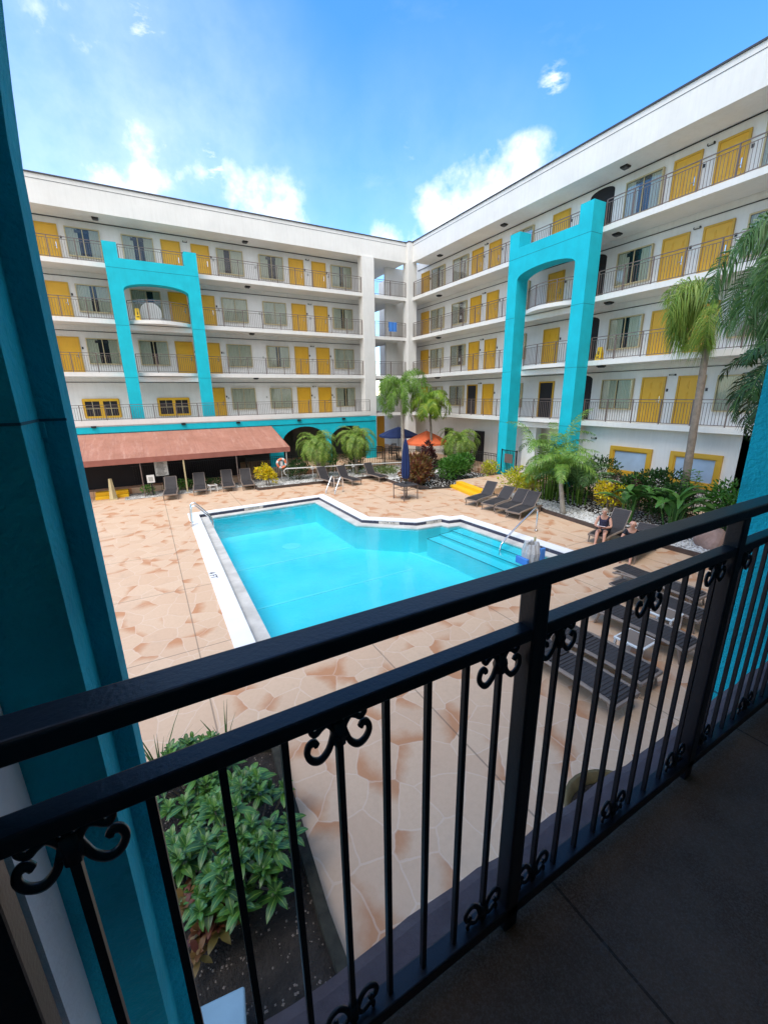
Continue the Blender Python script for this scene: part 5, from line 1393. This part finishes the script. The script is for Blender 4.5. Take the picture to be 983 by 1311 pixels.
def person(loc, rz, label, shirt, hair, bald=False, sleeve=False, knees=.42):
    """seated facing local +x, seat height .36, head bowed over what the hands hold"""
    t = thing('person', label, 'person', loc, R(rz), 'people sitting by the pool')
    S = .36; J = {}
    J['pelvis'] = ((0,0,S+.11), (.15,.13)); J['belly'] = ((.03,0,S+.28), (.135,.11)); J['chest'] = ((.08,0,S+.45), (.15,.11)); J['neck0'] = ((.13,0,S+.58), (.07,.065)); J['neck'] = ((.17,0,S+.63), .052); J['head0'] = ((.20,0,S+.69), (.07,.075)); J['head'] = ((.225,0,S+.77), (.082,.09)); J['crown'] = ((.215,0,S+.84), .055)
    E_ = [('pelvis','belly'),('belly','chest'),('chest','neck0'),('neck0','neck'),('neck','head0'),('head0','head'),('head','crown')]
    for s, n in ((-1,'r'),(1,'l')):
        J['sh'+n] = ((.09,s*.17,S+.52), .058); J['el'+n] = ((.20,s*.24,S+.27), .042); J['wr'+n] = ((.38,s*.10,S+.27), .028); J['ha'+n] = ((.43,s*.07,S+.28), (.034,.018))
        J['hip'+n] = ((.05,s*.09,S+.07), .095); J['kn'+n] = ((.46,s*.11,S+.10), .062); J['an'+n] = ((.55,s*.12,.09), .036); J['ft'+n] = ((.68,s*.13,.035), .030)
        E_ += [('neck0','sh'+n),('sh'+n,'el'+n),('el'+n,'wr'+n),('wr'+n,'ha'+n),('pelvis','hip'+n),('hip'+n,'kn'+n),('kn'+n,'an'+n),('an'+n,'ft'+n)]
        for i in range(4):
            yy = s*(.085-.022*i); J[f'f{i}{n}'] = ((.475,yy*.9,S+.285), .0095); J[f'g{i}{n}'] = ((.50+.008*(i in (1,2)),yy*.85,S+.262), .008)
            E_ += [('ha'+n,f'f{i}{n}'),(f'f{i}{n}',f'g{i}{n}')]
        J['th'+n] = ((.43,s*.03,S+.30), .010); J['ti'+n] = ((.455,s*.018,S+.31), .0085); E_ += [('ha'+n,'th'+n),('th'+n,'ti'+n)]
    skin_body('body', J, E_, 'pelvis', 'skin', t)
    # face
    b = MB(); b.tube([(.285,0,S+.79),(.315,0,S+.755),(.30,0,S+.745)], [.008,.014,.012], 6); b.build('nose', 'skin', t, smooth=True)
    for s in (-1,1):
        blob('eye', (.293,s*.032,S+.785), (.008,.012,.008), 'ink', t, 1); blob('ear', (.215,s*.088,S+.77), (.018,.012,.028), 'skin', t, 2)
    b = MB(); b.box(.285,.293,-.022,.022,S+.722,S+.728); b.build('mouth', 'ringo', t)
    # shirt: torso tube slightly larger than the body
    C_ = {'a':((.0,0,S+.08),(.165,.145)),'b':((.03,0,S+.28),(.152,.127)),'c':((.08,0,S+.45),(.165,.127)),'d':((.115,0,S+.55),(.10,.085))}
    ED = [('a','b'),('b','c'),('c','d')]
    for s, n in ((-1,'r'),(1,'l')):
        C_['s'+n] = ((.09,s*.165,S+.515), .068); ED.append(('d','s'+n))
        if sleeve: C_['e'+n] = ((.15,s*.21,S+.38), .060); ED.append(('s'+n,'e'+n))
    skin_body('shirt', C_, ED, 'b', shirt, t)
    Q = {'p':((0,0,S+.09),(.165,.145))}; ED = []
    for s, n in ((-1,'r'),(1,'l')):
        Q['h'+n] = ((.06,s*.09,S+.075), .105); Q['k'+n] = ((.26,s*.10,S+.09), .088); ED += [('p','h'+n),('h'+n,'k'+n)]
    skin_body('shorts', Q, ED, 'p', 'clothb', t)
    if not bald:
        blob('hair', (.205,0,S+.805), (.098,.094,.088), hair, t, 3, lambda v: v if v.x < .35 or v.z > .55 else Vector((v.x*.72, v.y*.9, v.z)))
    else:
        blob('hair', (.190,0,S+.79), (.082,.088,.062), hair, t, 3)
    return t
seatx = lambda u, x, y, a: (x+u*math.cos(R(a)), y+u*math.sin(R(a)))
px_, py_ = seatx(.38, xA, yA, 8)
person((px_-.05,py_,ZD), 205, 'woman with fair hair in a patterned navy sleeveless top bowed over a booklet', 'cloth', 'hairg')
t = thing('booklet', 'pale pink booklet held by the woman in the navy top', 'booklet', (px_-.05,py_,ZD), R(205))
b = MB(); b.prism([(.44,-.12,.66),(.44,.12,.66),(.60,.12,.72),(.60,-.12,.72)], (-.006,0,.014)); b.build('pages', 'paper', t); b = MB(); b.prism([(.438,-.125,.653),(.438,.125,.653),(.605,.125,.715),(.605,-.125,.715)], (-.002,0,.005)); b.build('cover', 'skin', t)
px_, py_ = seatx(.45, xB, yB, 10)
person((px_,py_,ZD), 200, 'bald man in a black short sleeved shirt looking down at a phone', 'clothb', 'skin', True, True)
t = thing('phone', 'small dark phone in the hands of the man in black', 'phone', (px_,py_,ZD), R(200))
b = MB(); b.prism([(.47,-.04,.66),(.47,.04,.66),(.57,.04,.70),(.57,-.04,.70)], (-.003,0,.009)); bevel(b.build('body', 'black', t), .002); b = MB(); b.prism([(.475,-.035,.672),(.475,.035,.672),(.562,.035,.707),(.562,-.035,.707)], (-.0005,0,.0012)); b.build('screen', 'glass', t)

# ================================================================== remove the hidden masters
def kill(o):
    for c in list(o.children): kill(c)
    bpy.data.objects.remove(o)
for o in masters: kill(o)

# ================================================================== WORLD, SUN, CAMERA
SUN_EL, SUN_AZ = R(60), R(238)      # azimuth measured clockwise from +Y : behind and left of the camera
w = bpy.data.worlds.new('World'); sc.world = w; w.use_nodes = True; nt = w.node_tree
bg = nt.nodes['Background']; out = nt.nodes['World Output']
sky = N(nt, 'ShaderNodeTexSky', sky_type='NISHITA'); sky.sun_disc = False; sky.sun_elevation = SUN_EL; sky.sun_rotation = SUN_AZ
sky.air_density = 1.0; sky.dust_density = .3; sky.ozone_density = 3.0; sky.altitude = 0
hs = N(nt, 'ShaderNodeHueSaturation'); hs.inputs['Saturation'].default_value = 1.30; hs.inputs['Value'].default_value = 1.6; nt.links.new(sky.outputs[0], hs.inputs['Color'])
gv = nt.nodes.new('ShaderNodeTexCoord').outputs['Generated']
def ray(px, py): return (Rt*((px-PW/2)/PF)+Dn*((py-PH/2)/PF)+Fw).normalized()
n1 = noise(nt, gv, 5.5, 9, .60); n2 = noise(nt, gv, 15, 7, .6)
mp = N(nt, 'ShaderNodeMapping'); mp.inputs['Scale'].default_value = (1,1,2.6); nt.links.new(gv, mp.inputs[0])
n3 = noise(nt, mp.outputs[0], 3.2, 8, .62)
nn = math_(nt, 'ADD', math_(nt, 'MULTIPLY', n1, .75), math_(nt, 'MULTIPLY', n2, .25))
def blobmask(px, py, rad, soft):
    d = N(nt, 'ShaderNodeVectorMath', operation='DISTANCE'); nt.links.new(gv, d.inputs[0]); d.inputs[1].default_value = tuple(ray(px, py))
    return math_(nt, 'MULTIPLY', math_(nt, 'SUBTRACT', rad, d.outputs['Value']), 1/soft)
m_ = None
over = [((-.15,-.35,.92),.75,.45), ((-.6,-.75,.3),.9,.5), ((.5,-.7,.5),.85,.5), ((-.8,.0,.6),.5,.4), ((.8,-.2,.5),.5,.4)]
for dv, rad, soft in over:      # unseen clouds added behind and overhead to whiten the ambient light
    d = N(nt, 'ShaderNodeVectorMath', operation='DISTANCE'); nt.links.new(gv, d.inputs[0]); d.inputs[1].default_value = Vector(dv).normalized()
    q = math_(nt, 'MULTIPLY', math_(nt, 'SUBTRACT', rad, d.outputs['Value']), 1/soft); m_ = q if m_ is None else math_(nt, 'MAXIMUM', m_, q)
for (px, py, rad, soft) in [(575,292,.11,.13),(625,255,.095,.11),(675,222,.07,.09),(255,250,.12,.30),(150,240,.14,.36),(90,75,.09,.34),(500,310,.07,.2),(350,275,.10,.3)]:
    q = blobmask(px, py, rad, soft); m_ = q if m_ is None else math_(nt, 'MAXIMUM', m_, q)
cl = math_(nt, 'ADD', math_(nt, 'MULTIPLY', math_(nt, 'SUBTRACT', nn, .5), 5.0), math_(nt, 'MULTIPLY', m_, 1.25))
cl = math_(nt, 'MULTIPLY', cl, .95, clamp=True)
sepw = N(nt, 'ShaderNodeSeparateXYZ'); nt.links.new(gv, sepw.inputs[0])
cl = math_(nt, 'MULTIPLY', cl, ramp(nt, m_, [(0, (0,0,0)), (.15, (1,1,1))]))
thin = math_(nt, 'MULTIPLY', math_(nt, 'SUBTRACT', n3, .56), 1.3, clamp=True)
lowb = math_(nt, 'SUBTRACT', 1.0, math_(nt, 'MULTIPLY', sepw.outputs[2], 1.35), clamp=True)
hz = None
for (px, py, rad, soft, k) in [(170,250,.42,.50,.48),(60,110,.25,.35,.20),(560,320,.34,.40,.22),(330,300,.34,.45,.28)]:
    q = math_(nt, 'MULTIPLY', math_(nt, 'MULTIPLY', blobmask(px, py, rad, soft), k, clamp=True), math_(nt, 'MULTIPLY_ADD', n1, 1.6, .1), clamp=True)
    hz = q if hz is None else math_(nt, 'MAXIMUM', hz, q)
thin = math_(nt, 'MULTIPLY', math_(nt, 'ADD', thin, math_(nt, 'MULTIPLY', n3, .05)), lowb, clamp=True)
n4 = noise(nt, mp.outputs[0], 26, 6, .6)
wisp = None
for (px, py, rad, k) in [(708,103,.028,.45),(185,37,.04,.35),(275,208,.04,.4),(525,195,.022,.22)]:
    d = N(nt, 'ShaderNodeVectorMath', operation='DISTANCE'); nt.links.new(gv, d.inputs[0]); d.inputs[1].default_value = tuple(ray(px, py))
    q = math_(nt, 'MULTIPLY', math_(nt, 'SUBTRACT', 1.0, math_(nt, 'DIVIDE', d.outputs['Value'], rad), clamp=True), math_(nt, 'MULTIPLY', math_(nt, 'SUBTRACT', n4, .40), 6.0*k, clamp=True))
    wisp = q if wisp is None else math_(nt, 'MAXIMUM', wisp, q)
wisp = math_(nt, 'MULTIPLY', wisp, 1.6, clamp=True)
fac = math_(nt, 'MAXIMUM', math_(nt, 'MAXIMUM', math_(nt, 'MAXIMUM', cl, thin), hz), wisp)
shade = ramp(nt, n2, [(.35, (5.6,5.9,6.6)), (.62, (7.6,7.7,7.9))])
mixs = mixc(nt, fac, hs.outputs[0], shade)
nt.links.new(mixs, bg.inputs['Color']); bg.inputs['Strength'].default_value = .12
sd = bpy.data.lights.new('sun', 'SUN'); sd.energy = 1.35; sd.angle = R(34); sd.color = (1, .95, .88)
so = bpy.data.objects.new('sun', sd); col.objects.link(so)
dirs = Vector((math.sin(SUN_AZ)*math.cos(SUN_EL), math.cos(SUN_AZ)*math.cos(SUN_EL), math.sin(SUN_EL)))
so.rotation_euler = (-dirs).to_track_quat('-Z', 'Y').to_euler()
cd = bpy.data.cameras.new('camera'); co = bpy.data.objects.new('camera', cd); col.objects.link(co); sc.camera = co
cd.sensor_fit = 'HORIZONTAL'; cd.sensor_width = 36; cd.lens = PF/PW*36; cd.clip_start = .05; cd.clip_end = 6000
rot = Matrix((Rt, -Dn, -Fw)).transposed(); co.matrix_world = Matrix.Translation(CAM) @ rot.to_4x4()
sc.view_settings.view_transform = 'Standard'; sc.view_settings.look = 'None'; sc.view_settings.gamma = 1; sc.view_settings.exposure = .98
sc.view_settings.use_curve_mapping = False
sc.render.engine = 'CYCLES'
sc.cycles.max_bounces = 8; sc.cycles.transparent_max_bounces = 16; sc.cycles.caustics_reflective = False; sc.cycles.caustics_refractive = False
sc.cycles.sample_clamp_indirect = 6
